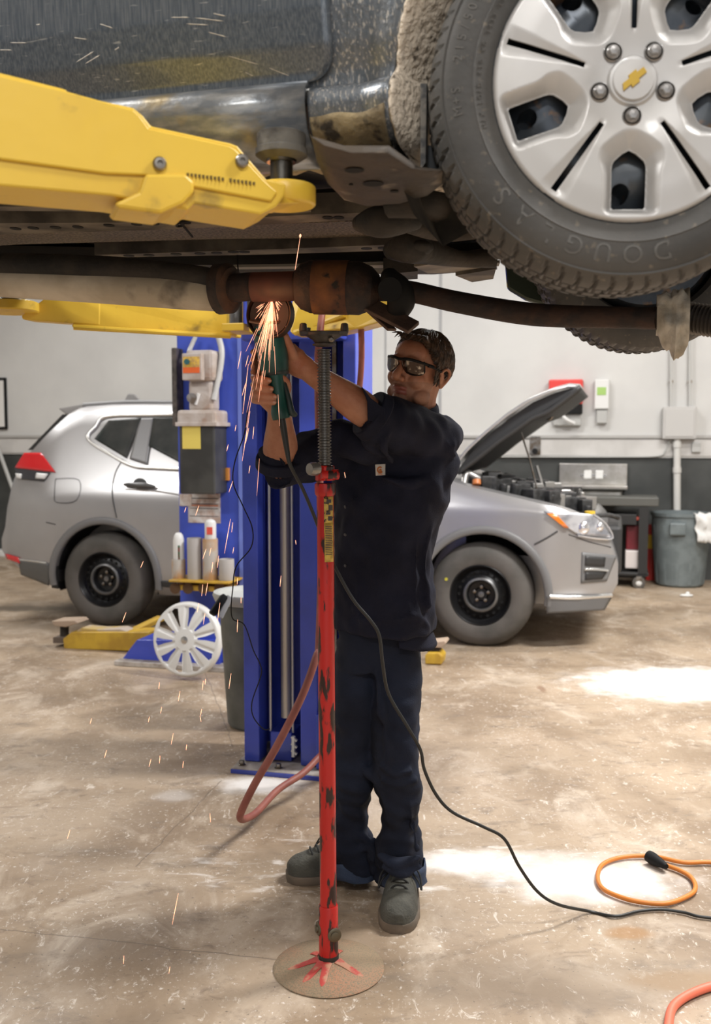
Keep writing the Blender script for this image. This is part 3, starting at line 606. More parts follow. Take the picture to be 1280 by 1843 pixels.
# thin loose wire hanging from the car
tag(obj('dangling_wire', MB().tube([W(x, y, 2.72) for x, y in ((446, 738), (440, 780), (423, 830), (420, 870), (437, 910), (454, 950), (452, 985), (425, 1020), (419, 1060), (416, 1095), (420, 1115), (440, 1125), (456, 1170), (468, 1195), (470, 1215), (454, 1262), (456, 1290), (474, 1312), (486, 1312))], .0016, 6, 6), BLACK), 'thin black kinked wire hanging before the blue lift post', 'wire')

# ------------------------------------------------------------------ near lift arm
near = thing('lift_arm', 'big yellow lift arm under the raised car at upper left, holding its sill', 'lift arm', lp(300, 340, -.1))
def armplane(px, py, off=0.):          # vertical plane of the arm's camera-side face
    a = V((-.10, 1.70, 0)); d = V((-.93, -.33, 0)).normalized(); n = V((d.y, -d.x, 0)); n = n if n.y > 0 else -n
    return PL(px, py, a+n*off, n), n
def arm_poly(name, pts, off, dep, bev=.004, m=YEL, parent=near):
    q = [armplane(a, b, off)[0] for a, b in pts]; n = armplane(0, 0)[1]; return obj(name, MB().poly(q, n*dep), m, parent, bevel=bev)
arm_poly('outer_tube', [(-80, 103), (0, 130), (119, 160), (124, 168), (240, 193), (258, 208), (272, 226), (415, 257), (428, 262), (480, 322), (516, 330), (512, 352), (498, 372), (470, 386), (350, 366), (338, 378), (200, 352), (0, 334), (-80, 320)], 0, .13, .012)
arm_poly('side_plate', [(-80, 108), (0, 135), (118, 163), (240, 197), (252, 208), (268, 230), (414, 262), (424, 268), (478, 326), (500, 345), (488, 362), (350, 336), (262, 315), (190, 312), (-80, 275)], -.006, .006, .003)
arm_poly('bottom_bracket', [(258, 322), (262, 312), (335, 312), (350, 326), (350, 345), (330, 366), (290, 384), (215, 374), (205, 366), (250, 345)], -.014, .10, .01)
for (a, b) in ((287, 295), (435, 290)):
    q, n = armplane(a, b, -.008); mb = MB().lathe([(.011, 0), (.011, .004), (.0085, .007), (.0045, .0072), (.0040, .003), (0, .003)], q, frame(-n), 20); obj('bolt', mb, STEEL, near, smooth=30)
mb = MB(); j = 0
for x in range(338, 462, 7):
    if random.random() < .85: q, n = armplane(x, 314+(x-338)*.135, -.0085); mb.box(q, (.0042, .001, .0045+.002*random.random()), frame(n, K).to_3x3() if False else RZ)
obj('stamped_lettering', mb, M('stamp_dark', (.18, .12, .03), .7), near)
pq = W(497, 352, 1.80); R_ = .052
mb = MB().lathe([(R_, 0), (R_+.003, .004), (R_+.003, .032), (R_, .036)], W(512, 372, 1.78), None, 32); mb.bar(W(440, 362, 1.735), W(512, 358, 1.78), .095, .032)
obj('pad_ring', mb, YEL, near, smooth=40, bevel=.003)
q = W(507, 345, 1.80)
mb = MB().lathe([(.020, -.02), (.020, .05), (.026, .05), (.030, .062), (.030, .07)], q, None, 28); obj('screw_post', mb, M('oily_steel', (.16, .15, .13), .25, .9, c2=(.03, .03, .03), scale=14), near, smooth=40)
hp = W(490, 268, 1.80); hp.x = q.x-.012
mb = MB().lathe([(.034, -.018), (.046, -.010), (.046, 0), (.043, .002), (.043, .026), (.040, .028)], q+K*.072, None, 32); obj('lift_pad', mb, M('pad_rubber_dusty', (.05, .045, .04), .7, c2=(.15, .14, .12), scale=14, bump=.3), near, smooth=35)
# ------------------------------------------------------------------ near two-post lift column with its two far arms
b0, b1 = F(416, 1391), F(564, 1404)
lift = thing('lift_column', 'tall blue lift column on the stained plate directly behind the mechanic', 'lift column', (b0+b1)/2+VV*.2)
cx0 = F(440, 1370, .022)                      # left front corner of the channel, at the floor plane
org = V((cx0.x, cx0.y, .03))
WD = (PL(640, 620, org, VV)-org).dot(U)                    # column width
def cl(x, y, z): return V((org.x, org.y, 0))+U*x+VV*y+K*z
H = 3.7; t_ = .012
obj('base_plate', MB().poly([b0, b0+U*.62, b0+U*.62+VV*.50, b0+VV*.50-U*.02], K*.022), CONC, lift, bevel=.003)
obj('plate_edge', MB().poly([b0-VV*.004, b0+U*.62-VV*.004, b0+U*.62+VV*.01, b0+VV*.01], K*.018), BLUE, lift)
# channel section open to the camera: two lips, sides and back
lipw = .070
sec = [(0, 0), (lipw, 0), (lipw, .10), (lipw-t_, .10), (lipw-t_, t_), (t_, t_), (t_, .30-t_), (WD-t_, .30-t_), (WD-t_, t_), (WD-.055+t_, t_), (WD-.055+t_, .1), (WD-.055, .1), (WD-.055, 0), (WD, 0), (WD, .30), (0, .30)]
obj('channel', MB().poly([cl(x, y, .024) for x, y in sec], K*H), BLUE, lift, bevel=.004)
def cu_(px, y=0., py=1000): return (PL(px, py, org+VV*y, VV)-org).dot(U)
xa, xb = cu_(539, .0), cu_(571, .0)
obj('inner_post', MB().poly([cl(xa, 0.0, .024), cl(xb, .0, .024), cl(xb, .22, .024), cl(xa+.02, .22, .024)], K*H), BLUE, lift, bevel=.006)
obj('hydraulic_cylinder', MB().cyl(cl(cu_(514, .12), .12, .2), cl(cu_(514, .12), .12, H), .024), M('cylinder_cream', (.62, .58, .52), .3, .5), lift, smooth=40)
for px, r, y in ((485, .0065, .06), (526, .006, .06)): obj('lift_rod', MB().cyl(cl(cu_(px, y), y, .15), cl(cu_(px, y), y, H), r), M('rod_grey', (.55, .55, .55), .3, .7), lift, smooth=40)
obj('cylinder_foot', MB().poly([cl(cu_(484, .04), .04, .024), cl(cu_(523, .04), .04, .024), cl(cu_(523, .04), .18, .024), cl(cu_(484, .04), .18, .024)], K*.13), BLUE, lift, bevel=.004)
obj('side_gusset', MB().poly([cl(xb+.001, -.03, .024), cl(xb+.045, -.03, .024), cl(xb+.045, .02, .024), cl(xb+.001, .02, .024)], K*.24), BLUEL, lift, bevel=.004)
mb = MB().box(cl(cu_(519, .05)+.03, .02, .10), (.012, .02, .09), RZ)
for k in range(3): mb.box(cl(cu_(532, .05), .02, .075+.03*k), (.03, .012, .009), RZ@Mx.Rotation(.6, 3, 'Y'))
obj('safety_label', mb, WHITE, lift)
obj('chain', MB().box(cl(cu_(603, .1), .1, 1.9), (.018, .02, 3.4), RZ), STEEL, lift)
for dx in (.03, .20, .42):
    obj('anchor_bolt', MB().lathe([(.018, 0), (.018, .004), (.012, .005), (.012, .02)], b0+U*dx+VV*.05+K*.022, None, 6), STEEL, lift)
# carriage and arms
cz = W(470, 600, 4.0).z
obj('carriage', MB().box(cl(WD*.5, -.03, cz+.14), (WD*.86, .12, .30), RZ), BLUE, lift, bevel=.01)
def armbar(pts, dep_dir, dep, name, m=YEL, parent=lift): return obj(name, MB().poly(pts, dep_dir*dep), m, parent, bevel=.006)
dv = V((.2, .98, 0))
a1 = armbar([W(418, 604, 4.0), W(130, 590, 3.82), W(128, 585, 3.82), W(176, 545, 3.85), W(180, 520, 3.85), W(418, 530, 4.0)], dv, .12, 'swing_arm')
obj('arm_lip', MB().tube([W(415, 605, 3.985), W(132, 589, 3.80)], .010, 8), YEL, a1)
obj('inner_tube', MB().poly([W(180, 586, 3.85), W(40, 575, 3.76), W(38, 568, 3.76), W(78, 538, 3.78), W(180, 540, 3.85)], dv*.09), YEL, a1, bevel=.005)
obj('pad_ring', MB().lathe([(.105, 0), (.11, .005), (.11, .035), (.10, .04)], W(15, 562, 3.74), None, 32), YEL, a1, smooth=40)
obj('lift_pad', MB().lathe([(.045, 0), (.045, .09), (.06, .09), (.06, .11)], W(25, 556, 3.74), None, 24), STEEL, a1, smooth=40)
obj('pivot_pin', MB().cyl(W(424, 590, 3.95), W(424, 535, 3.95), .035), CHROME, lift, smooth=40)
obj('pivot_bracket', MB().box(W(432, 592, 3.97), (.09, .16, .03), RZ), YEL, lift, bevel=.004)
a2 = armbar([W(527, 602, 3.92), W(522, 596, 3.92), W(526, 540, 3.95), W(545, 520, 3.95), W(700, 520, 3.6), W(704, 560, 3.6), W(684, 580, 3.62), W(640, 592, 3.72), W(600, 600, 3.8)], dv, .13, 'swing_arm')
obj('arm_lip', MB().tube([W(530, 599, 3.90), W(560, 590, 3.88), W(620, 566, 3.76)], .012, 8), YEL, a2)
obj('pivot_pin', MB().cyl(W(468, 588, 3.9), W(468, 520, 3.9), .05), DARK, lift, smooth=40)
obj('hose_fitting', MB().cyl(W(551, 590, 3.87), W(551, 604, 3.87), .02), BLACK, lift, smooth=40)
# rubber air hose: comes down from the arm and loops over the floor
HR = M('hose_rust_red', (.30, .095, .07), .55, c2=(.24, .07, .055), scale=20)
hs = [(580, 562, 3.75), (575, 610, 3.7), (572, 660, 3.75), (574, 800, 3.7), (578, 1000, 3.6), (574, 1160, 3.5)]
pts = [W(x, y, Y) for x, y, Y in hs]
fl = lambda x, y: F(x, y, .012)
pts += [W(570, 1180, 3.45), W(545, 1250, 3.40), W(500, 1340, 3.37), W(462, 1405, 3.36), W(440, 1448, 3.38), W(432, 1470, 3.42), W(440, 1474, 3.5), W(462, 1462, 3.6), W(500, 1422, 3.78), W(545, 1392, 3.9), W(575, 1362, 4.0), W(610, 1330, 4.1)]
tag(obj('air_hose', MB().tube(pts, .0135, 12, 7), HR, smooth=60), 'rusty red rubber hose looping out beside the blue lift column', 'hose')
tag(obj('air_hose', MB().tube([W(650, 588, 3.75), W(651, 640, 3.8), W(648, 690, 3.85), W(640, 760, 4.0), W(628, 900, 4.02), W(622, 1200, 4.03), fl(622, 1392)], .012, 10, 6), HR, smooth=60), 'red hose hanging from the yellow arm beside the man\'s face', 'hose')

# ------------------------------------------------------------------ second lift with the power unit
p2 = F(205, 1198)
l2 = thing('lift_column', 'blue lift column carrying the power unit and cup shelf before the silver car', 'lift column', p2+U*.6)
def l2p(px, py, y=0.): return PL(px, py, p2+VV*y, VV)
q0 = l2p(325, 1190, .12)
def c2(x, y, z): return V((q0.x, q0.y, 0))+U*x+VV*y+K*z
W2 = (l2p(446, 800, .12)-q0).dot(U)
obj('base_plate', MB().poly([p2, p2+U*1.15, p2+U*1.15+VV*.5, p2+VV*.5], K*.03), CONC, l2, bevel=.004)
obj('column_body', MB().poly([c2(0, 0, .03), c2(W2, 0, .03), c2(W2, .28, .03), c2(0, .28, .03)], K*3.6), BLUEL, l2, bevel=.012)
obj('gusset', MB().poly([l2p(216, 1191, .08), l2p(246, 1152, .08), l2p(395, 1152, .08), l2p(395, 1200, .08)], VV*.3), BLUE, l2, bevel=.004)
x_, y_ = l2p(431, 800, .11), l2p(437, 800, .11)
obj('edge_strip', MB().box(c2(W2-.035, -.006, 1.9), (.05, .012, 3.3), RZ), M('edge_blue_pale', (.16, .22, .62), .25), l2, bevel=.003)
def c2box(x0, y0, x1, y1, dep, off, m, name, parent, bev=.005):
    a, b = l2p(x0, y0, .12-off-dep), l2p(x1, y1, .12-off-dep); return obj(name, MB().box((a+b)/2+VV*dep/2, (abs((b-a).dot(U)), dep, abs(a.z-b.z)), RZ), m, parent, bevel=bev)
c2box(308, 626, 319, 766, .10, .0, M('slat_brown', (.12, .10, .09), .5, c2=(.05, .045, .04), scale=20), 'cable_channel', l2)
PU = M('power_unit_grey', (.52, .47, .43), .5, c2=(.40, .33, .28), scale=8, c3=(.3, .15, .08), scale3=6, lo3=.62, hi3=.75, bump=.15)
tank = c2box(322, 766, 387, 890, .20, .0, M('tank_black', (.035, .035, .033), .35, c2=(.06, .06, .055), scale=5), 'oil_tank', l2, .01)
c2box(328, 767, 361, 808, .003, .20, M('label_yellow', (.72, .58, .12), .5), 'yellow_label', tank, 0)
c2box(317, 738, 388, 766, .21, .0, PU, 'tank_top', tank, .02); c2box(315, 760, 390, 767, .22, .0, PU, 'tank_flange', tank, .003)
pump = c2box(338, 685, 382, 740, .13, .02, PU, 'pump_body', l2, .02)
obj('release_lever', MB().cyl(l2p(352, 728, -.03), l2p(358, 708, -.03), .012), WHITE, pump, smooth=40)
obj('valve', MB().cyl(l2p(345, 716, 0), l2p(345, 716, -.06), .03), STEEL, pump, smooth=40)
mot = c2box(332, 630, 384, 686, .17, .0, PU, 'motor', l2, .025); c2box(327, 636, 363, 684, .05, .17, PU, 'switch_box', mot, .006)
c2box(329, 642, 359, 661, .003, .22, M('label_gold', (.75, .50, .08), .5, c2=(.5, .3, .1), scale=60), 'label_panel', mot, 0); c2box(329, 661, 359, 671, .003, .22, M('label_orange', (.75, .13, .02), .5), 'label_panel', mot, 0)
obj('start_button', MB().cyl(l2p(336, 651, -.11), l2p(336, 651, -.13), .017), M('button_teal', (.02, .10, .11), .4), mot, smooth=40)
obj('conduit', MB().tube([l2p(392, 602, .06), l2p(399, 630, .04), l2p(397, 660, .02), l2p(391, 690, .0), l2p(385, 720, -.02)], .018, 10, 5), M('conduit_grey', (.5, .5, .48), .4), l2, smooth=60)
obj('conduit', MB().tube([l2p(352, 606, .06), l2p(343, 626, .04), l2p(340, 634, .0)], .014, 8, 4), M('conduit_grey', (.5, .5, .48), .4), l2, smooth=60)
c2box(383, 842, 411, 865, .03, .0, M('orange_tag', (.55, .22, .04), .5), 'orange_plate', l2, .002)
LBL = M('label_white', (.66, .63, .60), .55, c2=(.45, .33, .27), scale=16)
lb = c2box(338, 868, 397, 942, .003, .0, LBL, 'warning_label', l2, 0); c2box(323, 889, 345, 911, .003, .004, LBL, 'warning_label', l2, 0)
for y in (896, 906, 914, 928): c2box(342, y, 393, y+2.2, .001, .0035, M('print_dark', (.06, .05, .05), .6), 'printed_line', lb, 0)
c2box(342, 908, 393, 912, .001, .0035, M('print_rust', (.5, .2, .12), .6), 'printed_line', lb, 0); c2box(383, 886, 393, 890, .001, .0045, M('print_rust', (.5, .2, .12), .6), 'printed_line', lb, 0)
YD = M('shelf_yellow', (.55, .33, .03), .5, c2=(.35, .2, .03), scale=12)
tr = c2box(303, 1044, 412, 1052, .24, .0, YD, 'cup_shelf', l2, .003); c2box(307, 1052, 405, 1066, .2, .0, YD, 'shelf_web', tr, .003)
mb = MB()
for px in (315, 338, 366, 395): mb.lathe([(.035, 0), (.035, .004)], l2p(px, 1059, -.085), frame(VV), 16)
obj('shelf_hole', mb, M('hole_brown', (.10, .05, .02), .8), tr)
def canister(px, y0, y1, hw, m, name, label, cat, group=None, dep=-.02, extra=None):
    base = l2p(px, y1, dep); top = l2p(px, y0, dep); r = hw/1792*base.y; h = top.z-base.z
    t = thing(name, label, cat, base, group); obj('can_body', MB().lathe([(r*.96, 0), (r, .006), (r, h-.008), (r*.96, h), (r*.9, h), (r*.86, h-.02)], base, None, 28), m, t, smooth=40)
    if extra: extra(t, base, r, h)
    return t
CG = M('cup_grey', (.42, .40, .38), .45); CR = M('cup_rusty', (.45, .42, .38), .55, c2=(.45, .26, .12), scale=9)
canister(322, 1006, 1044, 12.5, CR, 'adapter_cup', 'short rust-stained grey cup on the yellow shelf, leftmost, under the spray can', 'cup')
def sp(t, b, r, h):
    obj('cap', MB().lathe([(r*.98, h-.01), (r*.98, h+.004), (r*.8, h+.03), (r*.45, h+.045)], b, None, 24), WHITE, t, smooth=60)
    obj('printed_band', MB().box(b+V((.2*r, -r*.93, h*.42)), (r*.35, r*.2, h*.7)), M('band_green_red', (.2, .06, .05), .5, c2=(.03, .12, .05), scale=22, lo=.45, hi=.5), t)
canister(322, 972, 1010, 10, WHITE, 'spray_can', 'white spray can standing in the leftmost cup on the shelf', 'spray can', extra=sp)
canister(351, 968, 1044, 13.5, CG, 'adapter_cup', 'tall plain grey tube on the yellow shelf, second from left', 'cup')
canister(379, 969, 1044, 14, CR, 'adapter_cup', 'tall rust-marked tube on the yellow shelf with a white can standing in it', 'cup')
def rd(t, b, r, h):
    obj('cap', MB().ell(b+K*h, (r*.9, r*.9, .02)), WHITE, t, smooth=60); obj('printed_band', MB().box(b+V((0, -r*.9, h*.55)), (r*1.0, r*.3, h*.42)), M('band_red', (.65, .08, .05), .5), t)
canister(379, 940, 972, 10.5, WHITE, 'spray_can', 'white can with red print on top of the rust-marked tube', 'spray can', extra=rd)
canister(408, 1006, 1044, 14, CG, 'adapter_cup', 'short plain grey cup at the right end of the yellow shelf', 'cup')
# low arm of the second lift
def fa(px, py, z=.05): return F(px, py, z)
Yd = M('low_arm_yellow', (.62, .40, .04), .45, c2=(.45, .27, .03), scale=7)
la = thing('lift_arm', 'low yellow lift arm on the floor under the rear wheel of the silver car', 'lift arm', F(200, 1175))
def lb_(pts, dep, y=0.): return MB().poly([PL(a, b, F(200, 1172)+VV*y, VV) for a, b in pts], VV*dep)
obj('arm_tube', lb_([(115, 1168), (113, 1150), (128, 1138), (268, 1138), (270, 1168), (236, 1172)], .18), Yd, la, bevel=.006)
obj('arm_top', lb_([(133, 1139), (146, 1130), (180, 1133), (215, 1132), (236, 1139)], .12, .03), M('arm_rusty_top', (.5, .36, .12), .6, c2=(.5, .42, .35), scale=10), la, bevel=.006)
obj('inner_arm', lb_([(95, 1158), (95, 1147), (120, 1147), (120, 1158)], .12, .02), M('inner_rust', (.12, .09, .07), .6), la, bevel=.004)
obj('screw_post', MB().cyl(PL(116, 1146, F(200, 1172)+VV*.08, VV), PL(116, 1128, F(200, 1172)+VV*.08, VV), .03), DARK, la, smooth=40)
obj('lift_pad', lb_([(92, 1118), (134, 1117), (140, 1122), (118, 1129), (98, 1127)], .16, .0), M('pad_tan', (.40, .30, .22), .8), la, bevel=.006)
obj('arm_link', MB().bar(PL(236, 1138, F(200, 1172)+VV*.1, VV), PL(290, 1112, F(200, 1172)+VV*.35, VV), .07, .03), Yd, la, bevel=.004)
fp = thing('lift_arm', 'short yellow lift arm end with pad on the floor beside the mechanic\'s knee', 'lift arm', F(780, 1197))
def lc_(pts, dep, y=0.): return MB().poly([PL(a, b, F(780, 1197)+VV*y, VV) for a, b in pts], VV*dep)
obj('arm_end', lc_([(765, 1196), (765, 1180), (770, 1174), (790, 1174), (797, 1182), (795, 1197)], .14), Yd, fp, bevel=.01)
obj('screw_post', lc_([(769, 1174), (773, 1165), (792, 1165), (790, 1174)], .08, .03), DARK, fp, bevel=.004)
obj('lift_pad', lc_([(765, 1158), (800, 1154), (803, 1158), (796, 1166), (766, 1165)], .14), M('pad_tan', (.40, .30, .22), .8), fp, bevel=.004)

# ------------------------------------------------------------------ tall grey bin, loose hubcap
q = F(437, 1322)+VV*.18
gb = thing('trash_bin', 'tall grey plastic trash bin half hidden behind the near lift column', 'bin', q)
top = PL(420, 1062, q, VV).z; k_ = q.y/1792; rx0 = (q.x-PL(412, 1300, q, VV).x); rx1 = (q.x-PL(398, 1085, q, VV).x)
BM = M('bin_grey_dark', (.15, .16, .15), .5, c2=(.10, .11, .10), scale=7)
mb = MB().lathe([(rx0*.9, 0), (rx0, .02), (rx1*.98, top-.16), (rx1, top-.06), (rx1-.02, top-.05), (rx0*.9, .06)], q, None, 44)
obj('bin_body', mb, BM, gb, smooth=35)
obj('rim', MB().lathe([(rx1-.01, top-.06), (rx1+.02, top-.05), (rx1+.035, top-.015), (rx1+.03, top), (rx1+.005, top), (rx1-.01, top-.02)], q, None, 44), M('rim_pale', (.45, .46, .43), .5), gb, smooth=50)
d = (-U*.8-VV*.6).normalized(); s = d.cross(K)
obj('handle', MB().bar(PL(405, 1072, q-VV*.3, VV), PL(382, 1106, q-VV*.36, VV), .05, .035, d), BLACK, gb, bevel=.008)
obj('handle_strut', MB().bar(PL(415, 1072, q-VV*.3, VV), PL(395, 1112, q-VV*.33, VV), .02, .03, d), M('rim_pale', (.45, .46, .43), .5), gb, bevel=.006)
hq = PL(336, 1151, F(336, 1222), VV); R2 = 70/1792*hq.y*.985
hn = (-VV+K*.12-U*.04).normalized(); HF = Mx.Identity(3); hx = K.cross(hn).normalized(); HF = Mx((hx, hn.cross(hx), hn)).transposed()
hub = thing('hubcap', 'white ten-spoke plastic hubcap leaning against the lift base beside the bin', 'hubcap', F(336, 1222))
n_, m_ = 40, 240; rg = []
def hh(r, a):
    ph = (a) % (2*pi/10)-pi/10; w_ = sstep(.5, .0, abs(ph)/(pi/10)); x = r/R2
    z = .03-.02*x*x if x < .85 else .015
    if .3 < x < .86: z -= .010*sstep(.25, .0, abs(ph)/(pi/10)*x)
    if x > .93: z -= .03*((x-.93)/.07)**2
    return z
for i in range(n_+1): r = .003+(R2-.003)*i/n_; rg.append([V((r*math.cos(2*pi*k/m_), r*math.sin(2*pi*k/m_), hh(r, 2*pi*k/m_))) for k in range(m_)])
mb = MB(); mb.rings(rg+[[V((p.x, p.y, p.z-.006)) for p in r] for r in rg[::-1]], True, False); bm = mb.bm; bm.verts.ensure_lookup_table()
mb.face([bm.verts[k] for k in range(m_)][::-1]); mb.face([bm.verts[(2*(n_+1)-1)*m_+k] for k in range(m_)])
cc = MB()
for k in range(10):
    a = k*2*pi/10+.12; ux, uy = V((math.cos(a), math.sin(a), 0)), V((-math.sin(a), math.cos(a), 0)); wide = .105 if k % 2 == 0 else .09
    cc.poly([ux*R2*.36-uy*.005, ux*R2*.60-uy*R2*.055, ux*R2*.84-uy*R2*wide*1.2, ux*R2*.885, ux*R2*.84+uy*R2*wide*1.2, ux*R2*.60+uy*R2*.055, ux*R2*.36+uy*.005], V((0, 0, .2)))
for v in cc.bm.verts: v.co.z -= .1
mb = cut(mb, [cc])
for v in mb.bm.verts: v.co = hq+HF@v.co
obj('disc', mb, M('hubcap_white', (.70, .70, .68), .4), hub, smooth=40)
obj('centre_emblem', MB().lathe([(.022, .028), (.022, .033), (.0, .036)], hq, HF, 24), CHROME, hub, smooth=40)

# ------------------------------------------------------------------ cords and hoses on the floor
OR = M('cord_orange', (.62, .20, .03), .5)
pts = [fl(x, y) for x, y in ((2300, 1500), (1700, 1590), (1360, 1560), (1280, 1552), (1230, 1552), (1175, 1541), (1120, 1543), (1085, 1556), (1076, 1578), (1084, 1598), (1110, 1612), (1150, 1623), (1200, 1626), (1240, 1612), (1252, 1598), (1245, 1580), (1225, 1567), (1195, 1556))]
oc = thing('extension_cord', 'orange extension cord looped on the floor with a black socket end', 'extension cord', fl(1160, 1590))
obj('cable', MB().tube(pts, .0075, 10, 6), OR, oc, smooth=60)
a, b = F(1200, 1560, .022), F(1168, 1541, .024); obj('socket_end', MB().tube([a, a.lerp(b, .35), a.lerp(b, .75), b], [.009, .016, .021, .02], 14, 1), BLACK, oc, smooth=40)
tag(obj('coral_hose', MB().tube([F(x, y, .014) for x, y in ((1500, 2300), (1290, 2050), (1200, 1880), (1203, 1850), (1208, 1820), (1222, 1802), (1250, 1786), (1290, 1773), (1350, 1765), (1700, 1700), (2300, 1720))], .0115, 12, 6), M('hose_coral', (.75, .16, .09), .5), smooth=60), 'coral red hose curving off the bottom right corner of the floor', 'hose')
for (x, y, w_) in ((1052, 1712, .008), (1052, 1703, .005), (1123, 1750, .008)): pass
# ------------------------------------------------------------------ silver car in the background
SC = V((-1.899, 7.47, 0)); HWD = .92
def sw(x, y, z): return SC+U*x+VV*y+K*z
XR, XF = -.88, 3.93
def plan(x):
    a = min(1.1, max(0, (-.45-x)/.43)); b = min(1.15, max(0, (x-3.25)/.68)); return .10*a**2.0+.50*b**2.0
def prof(z):
    if z < .42: return (.42-z)*.16
    if z < .95: return 0
    if z < 1.06: return (z-.95)*.35
    return .0385+(z-1.06)*.42
def inset(x, z): return plan(x)*(1 if z < .95 else max(0.35, 1-(z-.95)))+prof(z)-.005
def sxz(px, py, lift=0.):      # pixel -> point on the car's side skin
    y = .03
    for _ in range(5):
        q = PL(px, py, SC+VV*y, VV)-SC; x, z = q.dot(U), q.z; y = inset(x, z)-lift
    return SC+U*x+VV*y+K*z
def sl(px, py): d = sxz(px, py)-SC; return (d.dot(U), d.z)
TOP = [sl(*p) for p in ((3, 968), (8, 952), (22, 905), (27, 850), (36, 826), (60, 806), (88, 776), (125, 742), (150, 729), (200, 725), (250, 724), (320, 724))]
TOP += [(TOP[-1][0]+.5, TOP[-1][1]+.01), (TOP[-1][0]+1.0, TOP[-1][1]-.03)]
TOP += [(sl(600, 742)[0]-.1, TOP[-1][1]-.05)]+[sl(*p) for p in ((812, 862), (850, 874), (900, 886), (950, 898), (1000, 910), (1040, 922), (1075, 936), (1092, 952), (1105, 985), (1113, 1010))]
BOT = [sl(*p) for p in ((3, 990), (12, 1008), (40, 1034), (88, 1056))]+[(.45, .26), (2.3, .26)]+[sl(*p) for p in ((975, 1100), (1040, 1100), (1085, 1092), (1103, 1070), (1113, 1050))]
TOP.sort(); BOT.sort()
nx = 90; xs_ = [TOP[0][0]+(TOP[-1][0]-TOP[0][0])*(.5-.5*math.cos(pi*i/nx))*.35+(TOP[-1][0]-TOP[0][0])*(i/nx)*.65 for i in range(nx+1)]
rg = []
for x in xs_:
    zt, zb = lerp(TOP, x), lerp(BOT, x); zt = max(zt, zb+.05); half = []
    for k in range(22): z = zb+(zt-zb)*(1-(1-k/22)**1.0)*.97; half.append((inset(x, z)+ (.0 if k else .05), z))
    y0 = half[-1][0]
    for k, f in enumerate((.03, .10, .25, .5, .8)): half.append((y0+(HWD-y0)*f, zb+(zt-zb)*(.985 if k == 0 else 1)+.02*f))
    rg.append([sw(x, y, z) for y, z in half]+[sw(x, 2*HWD-y, z) for y, z in half[::-1]])
body = MB().rings(rg, True, True)
wa, wb_ = (0.0, sl(190, 1047)[1]), (sl(869, 1075)[0], sl(869, 1075)[1])
cutters = []
for (x, z, r) in ((wa[0], wa[1]+.02, .43), (wb_[0], wb_[1]+.02, .43)):
    for y in (-.2, 2*HWD-.32): cutters.append(MB().lathe([(r, 0), (r, .52)], sw(x, y, z), frame(VV), 64))
xh0, xh1 = sl(830, 870)[0], sl(1068, 940)[0]
eb = MB(); eb.poly([sw(xh0, .12, .62), sw(xh1, .12, .60), sw(xh1, .12, 1.5), sw(xh0, .12, 1.5)], VV*1.66); cutters.append(eb)
body = cut(body, cutters)
CARP = M('car_silver_paint', (.40, .395, .395), .28, .5, c2=(.37, .365, .365), scale=2, coat=.6)
suv = thing('parked_car', 'silver crossover car with its hood propped open behind the blue columns', 'car', sw(1.4, .9, 0))
obj('body', body, CARP, suv, smooth=35)
TRIM = M('car_trim_black', (.03, .03, .03), .5); ARCH = M('arch_trim_grey', (.17, .17, .17), .45)
def sarc(cx, cz, r, a0, a1, lift=0., n=30): 
    out = []
    for k in range(n+1):
        a = math.radians(a0+(a1-a0)*k/n); x, z = cx+r*math.cos(a), cz+r*math.sin(a); out.append(sw(x, inset(x, z)-lift, z))
    return out
for (x, z, nm) in ((wa[0], wa[1]+.02, 'r'), (wb_[0], wb_[1]+.02, 'f')):
    obj('arch_trim', MB().tube(sarc(x, z, .445, -8, 188 if nm == 'r' else 195, .0), .030, 10, 1, flat=(VV, .55, 1)), ARCH, suv, smooth=60)
    lm = MB(); lm.grid(lambda u, v: sw(x+.425*math.cos(math.radians(-15+210*u)), .05+.45*v, z+.425*math.sin(math.radians(-15+210*u))), 40, 2); lm.grid(lambda u, v: sw(x+.425*v*math.cos(math.radians(-15+210*u)), .48, z+.425*v*math.sin(math.radians(-15+210*u))), 40, 2); obj('arch_liner', lm, BLACK, suv)
obj('mud_guard', MB().poly([sxz(88, 1010, -.02), sxz(100, 1010, -.02), sxz(104, 1060, -.02), sxz(93, 1058, -.02)], VV*.15), TRIM, suv)
def spoly(pts, lift, th=.012, sub=4):
    P = []
    for (a, b), (c, d) in zip(pts, pts[1:]+pts[:1]):
        for k in range(sub): t = k/sub; P.append(sxz(a+(c-a)*t, b+(d-b)*t, lift))
    return MB().poly(P, VV*th)
def sface(pts, lift, m, name, parent=suv, nu=16, nv=8):   # four-corner patch that follows the skin, with a skirt
    (a, b, c, d) = pts
    def fn(u, v): return sxz((a[0]*(1-u)+b[0]*u)*(1-v)+(d[0]*(1-u)+c[0]*u)*v, (a[1]*(1-u)+b[1]*u)*(1-v)+(d[1]*(1-u)+c[1]*u)*v, lift)
    o = obj(name, MB().grid(fn, nu, nv), m, parent, smooth=60); s = o.modifiers.new('s', 'SOLIDIFY'); s.thickness = .008; s.offset = 0; return o
GLS = M('car_glass', (.035, .04, .038), .12, 0, c2=(.07, .07, .065), scale=3, spec=.05)
BRT = M('bright_trim', (.72, .72, .70), .25, .8)
sface([(170, 790), (196, 757), (255, 752), (226, 824)], .016, GLS, 'quarter_window')
sface([(268, 803), (276, 752), (330, 750), (330, 836)], .016, GLS, 'rear_door_window')
sface([(233, 826), (253, 752), (276, 752), (264, 836)], .015, M('pillar_grey', (.20, .20, .20), .3), 'door_pillar')
wpts = [(330, 746), (262, 747), (190, 750), (172, 768), (158, 790), (200, 818), (240, 838), (290, 842), (330, 844)]
